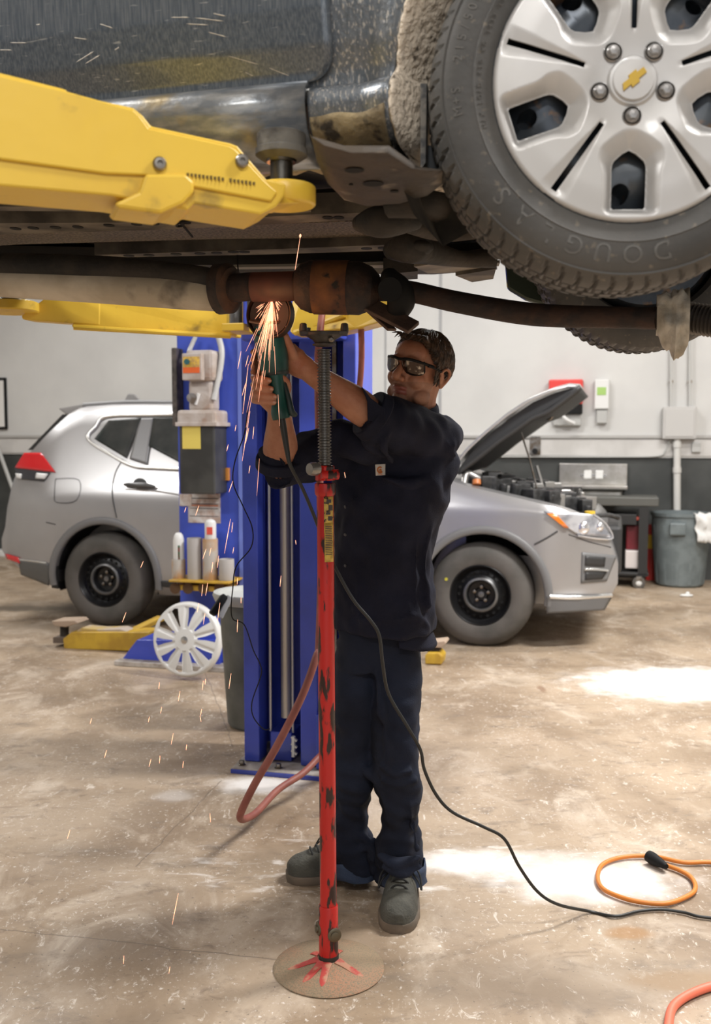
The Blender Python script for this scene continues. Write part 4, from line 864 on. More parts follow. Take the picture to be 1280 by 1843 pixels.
obj('window_trim', MB().tube([sxz(a, b, .016) for a, b in wpts], .014, 8, 4, flat=(VV, .6, 1)), BRT, suv, smooth=60)
SEAM = M('panel_gap', (.05, .05, .05), .7)
def seam(pts, r=.0045, nm='panel_gap'): obj(nm, MB().tube([sxz(a, b, .001) for a, b in pts], r, 6, 4), SEAM, suv)
seam([(222, 826), (208, 850), (202, 880), (204, 905), (210, 932)])
seam([(100, 862), (142, 864), (138, 900), (102, 904), (98, 888), (100, 862)], .003)
seam([(83, 940), (100, 944)], .004)
obj('side_crease', MB().tube([sxz(x, y, -.002) for x, y in ((225, 880), (280, 884), (330, 892))], .007, 6, 3), CARP, suv, smooth=60)
hd = obj('door_handle', MB().tube([sxz(224, 872, .02), sxz(240, 873, .035), sxz(262, 874, .035), sxz(279, 876, .02)], [.012, .02, .022, .010], 10, 4), M('handle_grey', (.10, .10, .10), .3, .4), suv, smooth=60)
obj('handle_recess', MB().ell(sxz(252, 873, -.008), (.06, .02, .055), RZ), SEAM, hd, smooth=60)
TL = M('tail_light_red', (.62, .015, .02), .15, coat=1)
sface([(44, 815), (74, 815), (100, 850), (27, 842)], .012, TL, 'tail_light')
sface([(26, 842), (90, 850), (78, 866), (36, 862)], .010, M('tail_light_smoke', (.05, .05, .055), .1), 'tail_light')
sface([(66, 851), (86, 853), (80, 862), (64, 861)], .018, WHITE, 'reverse_lamp', nu=4, nv=3); sface([(28, 852), (39, 853), (38, 862), (30, 860)], .018, WHITE, 'reverse_lamp', nu=4, nv=3)
sface([(9, 996), (33, 1003), (36, 1014), (12, 1006)], .012, TL, 'bumper_reflector', nu=6, nv=3)
obj('bumper_strip', MB().tube([sxz(35, 1007, .004), sxz(60, 1010, .004), sxz(84, 1013, .004)], .009, 6, 3), BRT, suv, smooth=60)
sface([(33, 1008), (88, 1014), (88, 1054), (38, 1034)], .006, M('bumper_lower_grey', (.10, .10, .095), .5), 'bumper_lower')
gl = MB(); P = [sw(*q) for q in ((TOP[3][0], .16, 1.0), )]
rgp = [sxz(64, 806, -.02), sxz(52, 808, -.02), sxz(112, 748, -.02), sxz(128, 744, -.02)]
obj('rear_window', MB().poly([sxz(50, 810, -.03), sxz(112, 746, -.03), sxz(130, 744, -.03), sxz(74, 810, -.03)], VV*1.3), M('rear_glass', (.03, .03, .03), .15), suv)
sp_ = [sxz(104, 735, -.10), sxz(150, 727, -.06), sxz(158, 734, -.06), sxz(130, 748, -.08), sxz(118, 746, -.1)]
obj('roof_spoiler', MB().poly(sp_, VV*1.15), CARP, suv, bevel=.01)
obj('roof_rail', MB().tube([sxz(150, 730, -.02), sxz(230, 725, -.02), sxz(330, 726, -.02)], .022, 8, 3), M('rail_grey', (.22, .22, .22), .4), suv, smooth=60)
c = sxz(236, 722, -.6); obj('roof_antenna', MB().poly([c-U*.07, c+U*.09, c+U*.03+K*.06, c-U*.03+K*.065], VV*.03), CARP, suv, bevel=.01)
sface([(290, 1046), (330, 1048), (330, 1060), (292, 1056)], .01, TRIM, 'rocker_trim')
# front end
AMB = M('indicator_amber', (.80, .20, .01), .2, coat=1)
hl = sface([(978, 920), (1068, 926), (1102, 968), (1040, 962)], .010, M('headlight_lens', (.62, .63, .66), .1, .3, c2=(.25, .26, .29), scale=9, coat=1), 'headlight')
sface([(984, 924), (1000, 924), (1024, 950), (1016, 950)], .022, AMB, 'indicator', hl, 6, 3)
for (px, py, r) in ((1048, 950, .05), (1078, 948, .035)): obj('reflector_bowl', MB().ell(sxz(px, py, .0), (r, .03, r), RZ), M('bowl', (.8, .8, .82), .1, .8), hl, smooth=60)
obj('light_rim', MB().tube([sxz(a, b, .016) for a, b in ((1068, 926), (1090, 942), (1103, 968), (1080, 970), (1040, 964))], .008, 6, 3), M('rim_silver', (.7, .7, .72), .2, .7), hl, smooth=60)
seam([(962, 980), (985, 968), (1004, 956)], .006); seam([(1024, 962), (1060, 975), (1100, 985)], .004)
fg = sface([(1048, 994), (1110, 1000), (1092, 1046), (1046, 1050)], .004, M('bumper_grey', (.15, .15, .15), .4), 'grille_surround')
sface([(1054, 1000), (1090, 1003), (1088, 1020), (1053, 1018)], .012, TRIM, 'grille_opening', fg, 6, 3); sface([(1054, 1030), (1092, 1030), (1084, 1042), (1053, 1044)], .012, TRIM, 'grille_opening', fg, 6, 3)
obj('chrome_bar', MB().tube([sxz(1052, 1025, .018), sxz(1072, 1025, .018), sxz(1094, 1027, .018)], .010, 6, 3), BRT, fg, smooth=60)
sface([(984, 1072), (1104, 1070), (1088, 1098), (984, 1104)], .012, M('lower_lip_grey', (.14, .14, .14), .35), 'front_lip')
obj('lip_chrome', MB().tube([sxz(990, 1074, .02), sxz(1040, 1076, .02), sxz(1102, 1072, .02)], .014, 8, 3, flat=(VV, .5, 1)), BRT, suv, smooth=60)
# radiator end of the open nose
gr = MB(); gr.box(sw(3.72, HWD, .66), (.12, 1.0, .34), RZ); obj('front_grille', gr, TRIM, suv, bevel=.03)
# engine bay
EB = M('engine_black', (.02, .02, .02), .45, c2=(.06, .06, .06), scale=14); EA = M('engine_alloy', (.45, .44, .42), .35, .7)
bay = obj('engine_cover', MB().box(sw((xh0+xh1)/2, .95, .80), (.55, .7, .22), RZ), EB, suv, bevel=.04)
for k in range(70):
    x = xh0+.04+(xh1-xh0-.08)*random.random(); y = .26+1.2*random.random(); z = lerp(TOP, x)+.01+.035*random.random(); s = .03+.05*random.random()
    mb = MB()
    if k % 3 == 0: mb.cyl(sw(x, y, z-.12), sw(x+.02, y, z+.02), s*.6, 14)
    else: mb.box(sw(x, y, z-.05), (s*1.6, s*1.5, .16), RZ@Mx.Rotation(random.random(), 3, 'Z'))
    obj('engine_part', mb, EA if k % 4 == 0 else EB, bay, bevel=.006)
for k in range(5):
    x = xh0+.05+.15*k; obj('hose', MB().tube([sw(x, .25+.05*k, .9), sw(x+.15, .3, .97-.02*k), sw(x+.32, .45, .90), sw(x+.4, .7, .86)], .016, 8, 5), EB, bay, smooth=60)
obj('fluid_cap', MB().cyl(sxz(1062, 930, -.05), sxz(1062, 920, -.05), .035), M('cap_yellow', (.75, .5, .04), .4), bay, smooth=40)
obj('fluid_cap', MB().cyl(sxz(858, 872, -.06), sxz(858, 864, -.06), .03), M('cap_orange', (.6, .2, .06), .4), bay, smooth=40)
obj('strut_tower', MB().tube([sxz(835, 872, -.12), sxz(840, 852, -.14), sxz(855, 858, -.16), sxz(870, 866, -.2)], .025, 8, 4), EA, bay, smooth=60)
# raised hood
HT = [(822, 842), (850, 806), (880, 778), (920, 745), (960, 718), (1000, 701), (1028, 693), (1046, 694)]
HBt = [(826, 850), (860, 824), (896, 795), (930, 772), (958, 752), (985, 742), (1010, 724), (1044, 697)]
def hp_(p, y): return PL(p[0], p[1], SC+VV*y, VV)
yb0, yb1 = .10, 2*HWD-.10
def hoodf(u, v):
    f = u*(len(HT)-1); i = min(int(f), len(HT)-2); t = f-i; p = (HT[i][0]*(1-t)+HT[i+1][0]*t, HT[i][1]*(1-t)+HT[i+1][1]*t)
    q = hp_(p, .28); nrm = V((0, 0, 0)); w_ = abs(v-.5)*2; shr = .12*u**4
    q2 = q-SC; y = yb0+shr+(yb1-yb0-2*shr)*v; return SC+U*q2.dot(U)+VV*y+K*(q2.z-.035*w_**3+.03)-U*(.02)
o = obj('hood', MB().grid(hoodf, 30, 16), CARP, suv, smooth=70); o.modifiers.new('s', 'SOLIDIFY').thickness = .02
inner = MB()
def hoodi(u, v):
    f = u*(len(HBt)-1); i = min(int(f), len(HBt)-2); t = f-i; p = (HBt[i][0]*(1-t)+HBt[i+1][0]*t, HBt[i][1]*(1-t)+HBt[i+1][1]*t)
    q2 = hp_(p, .28)-SC; y = yb0+.05+(yb1-yb0-.10)*v; return SC+U*q2.dot(U)+VV*y+K*(q2.z+.01)
inner.grid(hoodi, 30, 8); oi = obj('hood_inner', inner, M('hood_underside', (.035, .035, .035), .5), suv, smooth=60); oi.modifiers.new('s', 'SOLIDIFY').thickness = .03
mb = MB(); HS_ = [hp_(p, .22) for p in HT]+[hp_(p, .22) for p in HBt[::-1]]
mb.poly([p-K*.0 for p in [hp_((a, b+6), .20) for a, b in HT]]+[hp_(p, .20) for p in HBt[::-1]], VV*.03); obj('hood_edge', mb, M('hood_underside', (.035, .035, .035), .5), suv)
obj('hood_latch', MB().tube([hp_((982, 745), .9), hp_((988, 756), .9), hp_((996, 748), .9)], .01, 6, 4), STEEL, suv)
obj('prop_rod', MB().tube([hp_((937, 775), .6), hp_((953, 825), .6), hp_((968, 885), .6)], .007, 8, 1), STEEL, suv, smooth=60)
obj('gas_strut', MB().tube([hp_((966, 838), .9), hp_((978, 880), .9)], .012, 8, 1), EA, suv, smooth=60)
obj('cowl', MB().box(sw(xh0-.05, HWD, 1.02), (.2, 1.4, .08), RZ), TRIM, suv, bevel=.01)
ws = sl(600, 742); obj('windshield', MB().poly([sw(ws[0]+.0, .35, 1.50), sw(xh0-.12, .2, 1.09), sw(xh0-.12, 1.64, 1.09), sw(ws[0], 1.49, 1.50)], K*.02+U*.01), GLS, suv)
# wheels
ST = M('suv_tyre', (.075, .07, .062), .75, c2=(.11, .10, .09), scale=5)
SR = M('black_steel_rim', (.012, .012, .013), .35, .3); SRL = M('rim_worn', (.16, .16, .16), .35, .6)
def make_wheel(x, y, z, yaw, outer=-1):
    n = (VV*outer).normalized(); n = (Mx.Rotation(yaw, 3, 'Z')@n); xx = K.cross(n).normalized(); R = Mx((xx, n.cross(xx), n)).transposed(); c = sw(x, y, z)
    r0 = .362
    prof = [(.205, -.03), (.208, -.01), (.225, .0), (.29, .004), (.325, -.012), (.345, -.035), (r0, -.065), (r0, -.16), (.345, -.19), (.32, -.21), (.22, -.215), (.205, -.19)]
    wprof = [(.20, -.20), (.20, -.03), (.212, -.008), (.206, -.002), (.198, -.010), (.190, -.045), (.172, -.060), (.150, -.050), (.130, -.035), (.118, -.022), (.105, -.020), (.098, -.035), (.088, -.075), (.05, -.08), (.04, -.065), (0, -.065)]
    hb = MB()
    for k in range(20): a = 2*pi*k/20; hb.lathe([(.0115, 0), (.0115, .002)], c+R@V((.152*math.cos(a), .152*math.sin(a), -.047)), R, 12)
    w_ = obj('wheel', join(MB().lathe(wprof, c, R, 60), hb, 1), [SR, M('void_black', (.002, .002, .002), .9)], suv, smooth=40, at=c)
    obj('tyre', MB().lathe(prof, c, R, 72, False), ST, w_, smooth=50, at=c)
    obj('hub_ring', MB().lathe([(.125, -.032), (.117, -.019), (.105, -.017), (.098, -.032)], c, R, 48, False), SRL, w_, smooth=50)
    for k in range(5): a = 2*pi*k/5+.3; obj('lug_nut', MB().lathe([(.013, -.08), (.012, -.055), (.0, -.052)], c+R@V((.05*math.cos(a), .05*math.sin(a), 0)), R, 6), STEEL, w_)
    obj('axle_cap', MB().lathe([(.022, -.07), (.02, -.05), (0, -.048)], c, R, 20), SRL, w_, smooth=40)
    if outer < 0 and x > 1: obj('tyre_mark', MB().lathe([(.011, 0), (.011, .003)], c+R@V((-.235, .105, .002)), R, 12), M('mark_yellow', (.55, .5, .05), .5), w_)
zw = .362
make_wheel(wa[0]-.03, .03, zw, 0); make_wheel(wb_[0]-.02, .02, zw, math.radians(0)); make_wheel(wa[0], 2*HWD-.03, zw, 0, 1); make_wheel(wb_[0], 2*HWD-.02, zw, 0, 1)

# ------------------------------------------------------------------ red under-hoist stand
sb = F(592, 1742); st = W(583, 605, sb.y); ax = (st-sb).normalized()
stand = thing('support_stand', 'red telescopic support stand with round base plate in front of the mechanic', 'support stand', sb)
def sp3(px_y): return sb+(st-sb)*((PL(590, px_y, sb, V((0, 1, 0))).z)/st.z)
SR3 = frame(ax); 
PLT = M('rusty_base_plate', (.27, .19, .115), .75, c2=(.38, .18, .10), scale=5, lo=.48, hi=.7, c3=(.20, .16, .10), scale3=240, lo3=.48, hi3=.6, bump=.35, bscale=80)
obj('base_plate', MB().lathe([(.0, .001), (.15, .0), (.153, .003), (.151, .006), (.06, .022), (.035, .028), (.0, .028)], sb, None, 96), PLT, stand, smooth=50)
mb = MB()
for a in (-165, -125, -98, -35, 60, 140):
    a = math.radians(a); d = V((math.cos(a), math.sin(a), 0)); L_ = .095 if a < -.5 else .07
    mb.tube([sb+d*.03+K*.03, sb+d*.055+K*.0245, sb+d*L_+K*.0155, sb+d*(L_+.02)+K*.0125], [.016, .011, .010, .002], 10, 4, flat=(K, .18, 1))
obj('gusset', mb, M('base_red_worn', (.40, .04, .03), .6, c2=(.42, .2, .12), scale=26, lo=.48, hi=.6), stand, smooth=50)
rs = lambda px, Y=sb.y: px/FP*Y
p0_, p1_, p2_, p3_, p4_ = sp3(1722), sp3(1628), sp3(893), sp3(868), sp3(845)
obj('weld_ring', MB().cyl(sb+K*.02, sp3(1716), .0275, 28), DARK, stand, smooth=40)
slv = obj('sleeve', MB().lathe([(.0265, 0), (.0265, (p1_-sp3(1716)).length-.004), (.0245, (p1_-sp3(1716)).length)], sp3(1716), SR3, 32), RED, stand, smooth=40)
obj('tube', MB().lathe([(.0225, 0), (.0225, (p2_-p1_).length)], p1_, SR3, 32), RED, stand, smooth=40)
lp_ = (p2_-sp3(868)).length
obj('collar', MB().lathe([(.0225, 0), (.0262, .004), (.0275, .012), (.0275, .030), (.0262, .034)], sp3(893), SR3, 32), RED, stand, smooth=40)
c = sp3(858); obj('nut_housing', MB().lathe([(.026, -.01), (.026, .026), (.024, .030), (.016, .030)], c, SR3, 8), RED, stand, smooth=20, bevel=.002)
for (px, py, dy) in ((602, 1683, -.012), (574, 1671, -.004)):
    q = PL(px, py, sb+V((0, -.022 if dy < -.01 else .0, 0)), V((0, 1, 0))); dd = V((.25, -1, 0)).normalized() if dy < -.01 else V((-1, -.35, 0)).normalized()
    obj('bolt', MB().lathe([(.019, -.004), (.019, .003), (.016, .005), (.011, .005), (.011, .009), (.007, .010), (.0, .010)], q, frame(dd), 24), M('bolt_dirty', (.16, .14, .10), .45, .8), slv, smooth=40)
obj('crank_handle', MB().lathe([(.016, 0), (.018, .006), (.018, .020), (.015, .028), (0, .03)], PL(572, 844, c+V((0, -.028, 0)), V((0, 1, 0))), frame(V((-.75, -.65, 0))), 24), M('cap_grey', (.25, .24, .22), .3, .7), stand, smooth=40)
obj('crank_boss', MB().cyl(c+V((-.012, -.022, .006)), c+V((.034, -.002, .006)), .014), RED, stand, smooth=40)
t0, t1 = sp3(842), sp3(628); Lr = (t1-t0).length; nth = 38; n_ = nth*12
mb = MB(); rgs = []
prof = []
for k in range(nth): z0 = Lr*k/nth; dz = Lr/nth; prof += [(.0150, z0), (.0150, z0+dz*.30), (.0185, z0+dz*.50), (.0185, z0+dz*.72), (.0150, z0+dz*.98)]
mb.lathe(prof, t0, SR3, 24); obj('threaded_rod', mb, M('screw_steel', (.17, .16, .145), .36, .9), stand, smooth=30)
SB = M('saddle_black', (.025, .022, .02), .45, c2=(.07, .06, .05), scale=20)
q = sp3(612)
sd = obj('saddle', MB().lathe([(.016, -.018), (.030, -.014), (.030, -.011), (.024, -.008), (.030, .0), (.048, .011), (.048, .018), (.01, .019)], q, SR3, 28), SB, stand, smooth=30)
obj('saddle_bar', MB().box(q+K*.017, (.125, .05, .010)), SB, sd, bevel=.002)
for dx in (-.054, .054): obj('saddle_prong', MB().lathe([(.010, 0), (.011, .01), (.009, .024), (.005, .026)], q+K*.018+V((dx, 0, 0)), None, 12), SB, sd, smooth=40)
obj('set_screw', MB().lathe([(.007, 0), (.007, .012), (.004, .014)], q+V((.018, -.028, -.002)), frame(V((.2, -1, 0))), 12), STEEL, sd)
# yellow instruction decal wrapped on the tube, with its worn print
def tubept(ang, py, r=.0229): b_ = sp3(py); return b_+SR3@V((r*math.cos(ang), r*math.sin(ang), 0))
def cyang(px):  # horizontal offset in px from tube axis -> angle facing the camera
    return px
e1 = SR3.col[0]; 
def decal(y0, y1, f0, f1, r, m, name, parent):
    def fn(u, v):
        f = f0+(f1-f0)*u; a = math.asin(max(-1, min(1, f))); b_ = sp3(y0+(y1-y0)*v); return b_+V((math.sin(a)*r, -math.cos(a)*r, 0))
    o = obj(name, MB().grid(fn, 8, 10), m, parent, smooth=80); s_ = o.modifiers.new('s', 'SOLIDIFY'); s_.thickness = .0003; return o
dc = decal(893, 958, -.12, .92, .0229, M('decal_yellow', (.72, .50, .10), .5, c2=(.45, .28, .06), scale=40, c3=(.03, .02, .02), scale3=60, lo3=.56, hi3=.6), 'instruction_decal', stand)
dc2 = decal(940, 1010, -.08, .92, .0230, M('decal_yellow2', (.70, .47, .08), .5, c2=(.4, .25, .05), scale=50), 'instruction_decal', stand)
for k in range(17): decal(946+k*3.1, 947.4+k*3.1, .02, .75+.1*random.random(), .0233, M('print_dark', (.06, .05, .05), .6), 'printed_line', dc2)
for (y0, y1, a, b_) in ((898, 904, .2, .7), (908, 918, .4, .85), (921, 925, .1, .6), (928, 936, .35, .8)): decal(y0, y1, a, b_, .0233, M('print_dark', (.06, .05, .05), .6), 'printed_mark', dc)
# ------------------------------------------------------------------ angle grinder
GY = 2.69
def g(px, py, dy=0.): return W(px, py, GY+dy)
gr_ = thing('angle_grinder', 'green angle grinder held up by the mechanic against the exhaust pipe', 'angle grinder', g(500, 700))
GG = M('grinder_green', (.012, .085, .075), .42, c2=(.01, .05, .045), scale=12, bump=.1); GD = M('grinder_dark', (.015, .03, .03), .4)
ax0, ax1 = g(484, 585, .01), g(502, 700, .01)
obj('motor_housing', MB().tube([g(482, 586, .01), g(486, 605, .01), g(491, 640, .01), g(495, 668, .01), g(498, 682, .01)], [.043, .044, .041, .037, .028], 28, 3), GG, gr_, smooth=50)
obj('gear_head', MB().tube([g(474, 560, .02), g(480, 578, .01), g(483, 590, .01)], [.026, .038, .043], 20, 2, rnd=True), M('gear_head_grey', (.10, .08, .07), .4, .7), gr_, smooth=50)
obj('handle', MB().tube([g(497, 676), g(500, 700), g(503, 720), g(505, 742), g(507, 754)], [.024, .0225, .0225, .028, .026], 20, 4, flat=(V((1, 0, 0)), .92, 1.15)), M('handle_teal', (.008, .075, .062), .4, c2=(.006, .05, .042), scale=10), gr_, smooth=50)
obj('switch_lever', MB().tube([g(512, 690, -.005), g(520, 720, -.01), g(524, 740, -.01), g(530, 746, -.005)], [.006, .008, .010, .008], 10, 4, rnd=True), GD, gr_, smooth=50)
obj('seam_band', MB().tube([g(496.5, 671, .01), g(497.5, 677, .01)], [.0365, .0335], 28), GD, gr_, smooth=40)
dq = g(484, 566, -.03); DR = frame(V((-.35, -1, .05)))
obj('guard', MB().lathe([(.020, -.028), (.060, -.028), (.064, -.024), (.064, .004), (.061, .004), (.060, -.02), (.02, -.02)], dq, DR, 40), M('guard_burnt', (.06, .035, .025), .5, .6), gr_, smooth=40)
dk = obj('cutting_disc', MB().lathe([(.056, -.0015), (.056, .0015), (.02, .003), (.0, .003)], dq+DR@V((0, 0, -.004)), DR, 48), M('disc_dark', (.05, .035, .03), .7), gr_, smooth=30)
obj('disc_nut', MB().lathe([(.017, 0), (.017, .008), (.012, .011), (0, .011)], dq, DR, 24), STEEL, dk, smooth=40)
obj('guard_clamp', MB().tube([g(450, 578, -.02), g(470, 581, -.045), g(495, 580, -.045), g(514, 576, -.02)], .0045, 8, 5), M('clamp_copper', (.30, .16, .10), .4, .8), gr_, smooth=60)
cord = [(507, 752, 2.69), (511, 775, 2.69), (517, 812, 2.69), (523, 838, 2.69), (545, 880, 2.72), (566, 930, 2.76), (583, 975, 2.79), (602, 1018, 2.78), (635, 1078, 2.765), (668, 1118, 2.76), (683, 1145, 2.76), (689, 1195, 2.76), (700, 1250, 2.77), (735, 1310, 2.77), (757, 1350, 2.775), (764, 1385, 2.78), (785, 1430, 2.785), (815, 1462, 2.79), (870, 1488, 2.80), (908, 1510, 2.81), (935, 1560, 2.83), (968, 1605, 2.85), (1005, 1628, 2.87)]
cp = [W(*c) for c in cord]+[F(x, y, .008) for x, y in ((1060, 1640), (1108, 1649), (1150, 1640), (1190, 1637), (1230, 1642), (1270, 1651), (1360, 1652), (1700, 1610), (2300, 1560))]
rr = [.010, .009, .007, .0052]+[.0048]*(len(cp)-4)
obj('power_cord', MB().tube(cp, rr, 10, 6), M('cord_black', (.018, .018, .016), .45), gr_, smooth=60)

# ------------------------------------------------------------------ mechanic
man = thing('person', 'mechanic in navy shirt, trousers and safety glasses holding the grinder overhead', 'person', V((.06, 3.02, 0)))
FOC = {}
hc_ = W(754, 667, 2.985)
HR = Mx.Rotation(math.radians(14), 3, 'Y')@Mx.Rotation(math.radians(180-36), 3, 'Z')@Mx.Rotation(math.radians(-5), 3, 'X')
def hd_(x, y, z): return hc_+HR@V((x, y, z))     # head frame: x = his right?, y = face forward, z = up
def E_(mb, c, r, rot=None): R = HR if rot is None else HR@rot; return mb.ell(hd_(*c), r, R, 24, 16)
bd = MB()
E_(bd, (0, -.018, .030), (.0745, .094, .083)); E_(bd, (0, .020, -.015), (.064, .072, .085)); E_(bd, (0, .026, -.060), (.056, .062, .050)); E_(bd, (0, .068, -.092), (.026, .024, .022))
E_(bd, (0, .058, .045), (.052, .034, .040))
for s in (-1, 1):
    E_(bd, (s*.036, .056, -.030), (.026, .030, .028)); E_(bd, (s*.046, .030, -.074), (.018, .038, .026)); E_(bd, (s*.0125, .100, -.033), (.0095, .012, .009))
    bd.tube([hd_(s*.008, .091, .020), hd_(s*.030, .089, .024), hd_(s*.050, .072, .018)], [.010, .011, .008], 10, 3, rnd=True)
    ER = Mx.Rotation(-s*.35, 3, 'Z')@Mx.Rotation(-.15, 3, 'X')
    E_(bd, (s*.076, -.012, -.012), (.007, .017, .029), ER)
    bd.tube([hd_(s*.079, .004, .004), hd_(s*.088, -.010, .018), hd_(s*.091, -.027, .010), hd_(s*.088, -.026, -.012), hd_(s*.080, -.010, -.036)], [.004, .005, .0055, .005, .006], 8, 4, rnd=True)
bd.tube([hd_(0, .084, .018), hd_(0, .098, -.004), hd_(0, .114, -.026), hd_(0, .105, -.035)], [.009, .010, .0125, .008], 12, 4, rnd=True)
bd.tube([hd_(-.027, .074, -.060), hd_(-.012, .088, -.0575), hd_(0, .090, -.0585), hd_(.012, .088, -.0575), hd_(.027, .074, -.060)], [.004, .0065, .006, .0065, .004], 8, 4, rnd=True)
bd.tube([hd_(-.024, .074, -.071), hd_(0, .088, -.0715), hd_(.024, .074, -.071)], [.005, .0075, .005], 8, 5, rnd=True)
nb = W(752, 760, 3.03)
bd.tube([hd_(0, -.030, -.03), hd_(0, -.024, -.085), nb], [.056, .056, .062], 20, 4)
S1, E1, W1 = W(787, 792, 3.00), W(682, 756, 2.83), W(548, 662, 2.735)
S2, E2, W2_ = W(640, 800, 3.10), W(506, 838, 2.86), W(503, 735, 2.775)
HIP = W(686, 1130, 3.05)
bd.tube([nb, W(735, 800, 3.05), W(712, 870, 3.06), W(695, 960, 3.06), HIP], [.07, .115, .12, .11, .12], 24, 4, flat=(V((0, 1, 0)), .8, 1.15))
bd.tube([W(640, 800, 3.1), W(710, 780, 3.05), W(787, 790, 3.0)], .055, 14, 3, rnd=True)
bd.tube([S1, S1.lerp(E1, .5), E1, E1.lerp(W1, .30), E1.lerp(W1, .72), W1], [.052, .048, .042, .047, .034, .028], 20, 4, rnd=True, flat=(V((0, 1, 0)), .92, 1.05))
bd.tube([S2, S2.lerp(E2, .5), E2, E2.lerp(W2_, .32), E2.lerp(W2_, .75), W2_], [.052, .048, .042, .050, .037, .031], 20, 4, rnd=True)
# legs
AN1, AN2 = W(640, 1530, 3.17), W(722, 1560, 3.02); K1, K2 = W(640, 1360, 3.05), W(716, 1372, 2.98)
bd.tube([W(655, 1130, 3.07), K1, AN1], [.068, .05, .036], 14, 4, rnd=True); bd.tube([W(715, 1130, 3.03), K2, AN2], [.068, .05, .036], 14, 4, rnd=True)
AF1, AF2 = F(650, 1573, .05), F(728, 1585, .05); bd.tube([AN1, AF1], [.030, .02], 10, rnd=True); bd.tube([AN2, AF2], [.030, .02], 10, rnd=True)
# hand 1 (upper): web of the thumb on the right of the housing, fingers wrap behind it
def finger(pts, r): bd.tube([W(*p) for p in pts], r, 12, 4, rnd=True)
bd.tube([W1, W(536, 655, 2.735), W(526, 645, 2.738), W(520, 634, 2.738)], [.029, .031, .033, .026], 16, 3, rnd=True, flat=(V((0, 1, 0)), .8, 1.15))
finger([(527, 640, 2.715), (522, 626, 2.700), (517, 614, 2.690), (514, 604, 2.684)], [.015, .0125, .0115, .009])
for i, (y0, y1) in enumerate(((622, 632), (634, 645), (646, 657), (657, 668))):
    finger([(520, y0, 2.755), (500, y0+2, 2.768), (476, y0+5, 2.765), (459, y1, 2.742), (455, y1+2, 2.722)], [.010, .0098, .0092, .0085, .0075])
# hand 2 (lower): palm behind-left of the handle, four fingers close over the front
bd.tube([W2_, W(493, 722, 2.765), W(480, 706, 2.752), W(476, 688, 2.748)], [.030, .033, .034, .026], 16, 3, rnd=True, flat=(V((1, 0, 0)), 1.1, .62))
for i, (y0, y1, xt, l) in enumerate(((676, 683, 484, 0), (690, 698, 488, 0), (704, 712, 494, 0), (716, 722, 493, 0))):
    finger([(472, y0, 2.752), (459, y0+2, 2.735), (459, y0+4, 2.700), (470, y1, 2.672), (xt, y1+2, 2.664)], [.0115, .0110, .0105, .0100, .0085])
finger([(500, 716, 2.745), (514, 706, 2.72), (517, 692, 2.698), (508, 680, 2.686), (503, 677, 2.683)], [.014, .013, .0115, .0105, .009])
bod = fuse(bd, .0030, 3, .5)
SKIN = M('skin', (.44, .20, .115), .48, c2=(.38, .155, .085), scale=26, bump=.12, bscale=220); LIP = M('skin_lip', (.30, .085, .06), .4); STB = M('skin_stubble', (.29, .135, .08), .55, c2=(.33, .15, .09), scale=200)
HRI = HR.transposed()
for f in bod.bm.faces:
    l = HRI@(f.calc_center_median()-hc_)
    if l.length < .16:
        lip = abs(l.x) < .025 and -.0765 < l.z < -.0545 and l.y > .075
        f.material_index = 1 if lip else (2 if (l.z < -.045-abs(l.x)*-.25 and l.y > -.005 and l.z > -.125) or (abs(l.x) < .03 and -.056 < l.z < -.045 and l.y > .07) else 0)
obj('body', bod, [SKIN, LIP, STB], man, smooth=180)
# nails
for i, (x, y, Yv) in enumerate(((485, 685, 2.6545), (489, 700, 2.6545), (495, 714, 2.6545), (494, 724, 2.655))): obj('fingernail', MB().ell(W(x, y, Yv), (.0052, .0016, .0042), Mx.Rotation(.2, 3, 'Y'), 10, 6), M('nail', (.5, .28, .2), .3), man, smooth=80)
# safety glasses
gl_ = obj('safety_glasses', MB().tube([hd_(.074, .040, .018), hd_(.062, .078, .022), hd_(.030, .106, .026), hd_(0, .113, .022), hd_(-.030, .106, .026), hd_(-.062, .078, .022), hd_(-.074, .040, .018)], .0042, 8, 5), BLACK, man, smooth=60)
LENS = M('glint_painted_lens', (.06, .04, .03), .07, .7, c2=(.42, .36, .30), scale=45, lo=.52, hi=.62)  # lighter specks paint sparkling reflections into the lens colour
for s in (-1, 1):
    def lf(u, v, s=s):
        x = s*(.007+.057*u); y = .112-.34*(abs(x)-.0)**1.0*.28-6.6*(x*x); zt = .023+.004*u; zb = -.016+.010*abs(2*(u-.5))**3 + (.012*(1-u)**4); z = zt+(zb-zt)*v
        return hd_(x, y-.010*v, z)
    o = obj('lens', MB().grid(lf, 16, 8), LENS, gl_, smooth=80); o.modifiers.new('s', 'SOLIDIFY').thickness = .002
    obj('lens_rim', MB().tube([lf(0, 1), lf(.3, 1), lf(.7, 1), lf(1, 1), lf(1.02, .5), lf(1, 0)], .0022, 6, 3), BLACK, gl_, smooth=60)
    obj('temple', MB().tube([hd_(s*.070, .062, .018), hd_(s*.078, .035, .014), hd_(s*.082, -.010, .006), hd_(s*.081, -.030, .0)], [.0045, .003, .0028, .0028], 8, 4), BLACK, gl_, smooth=60)
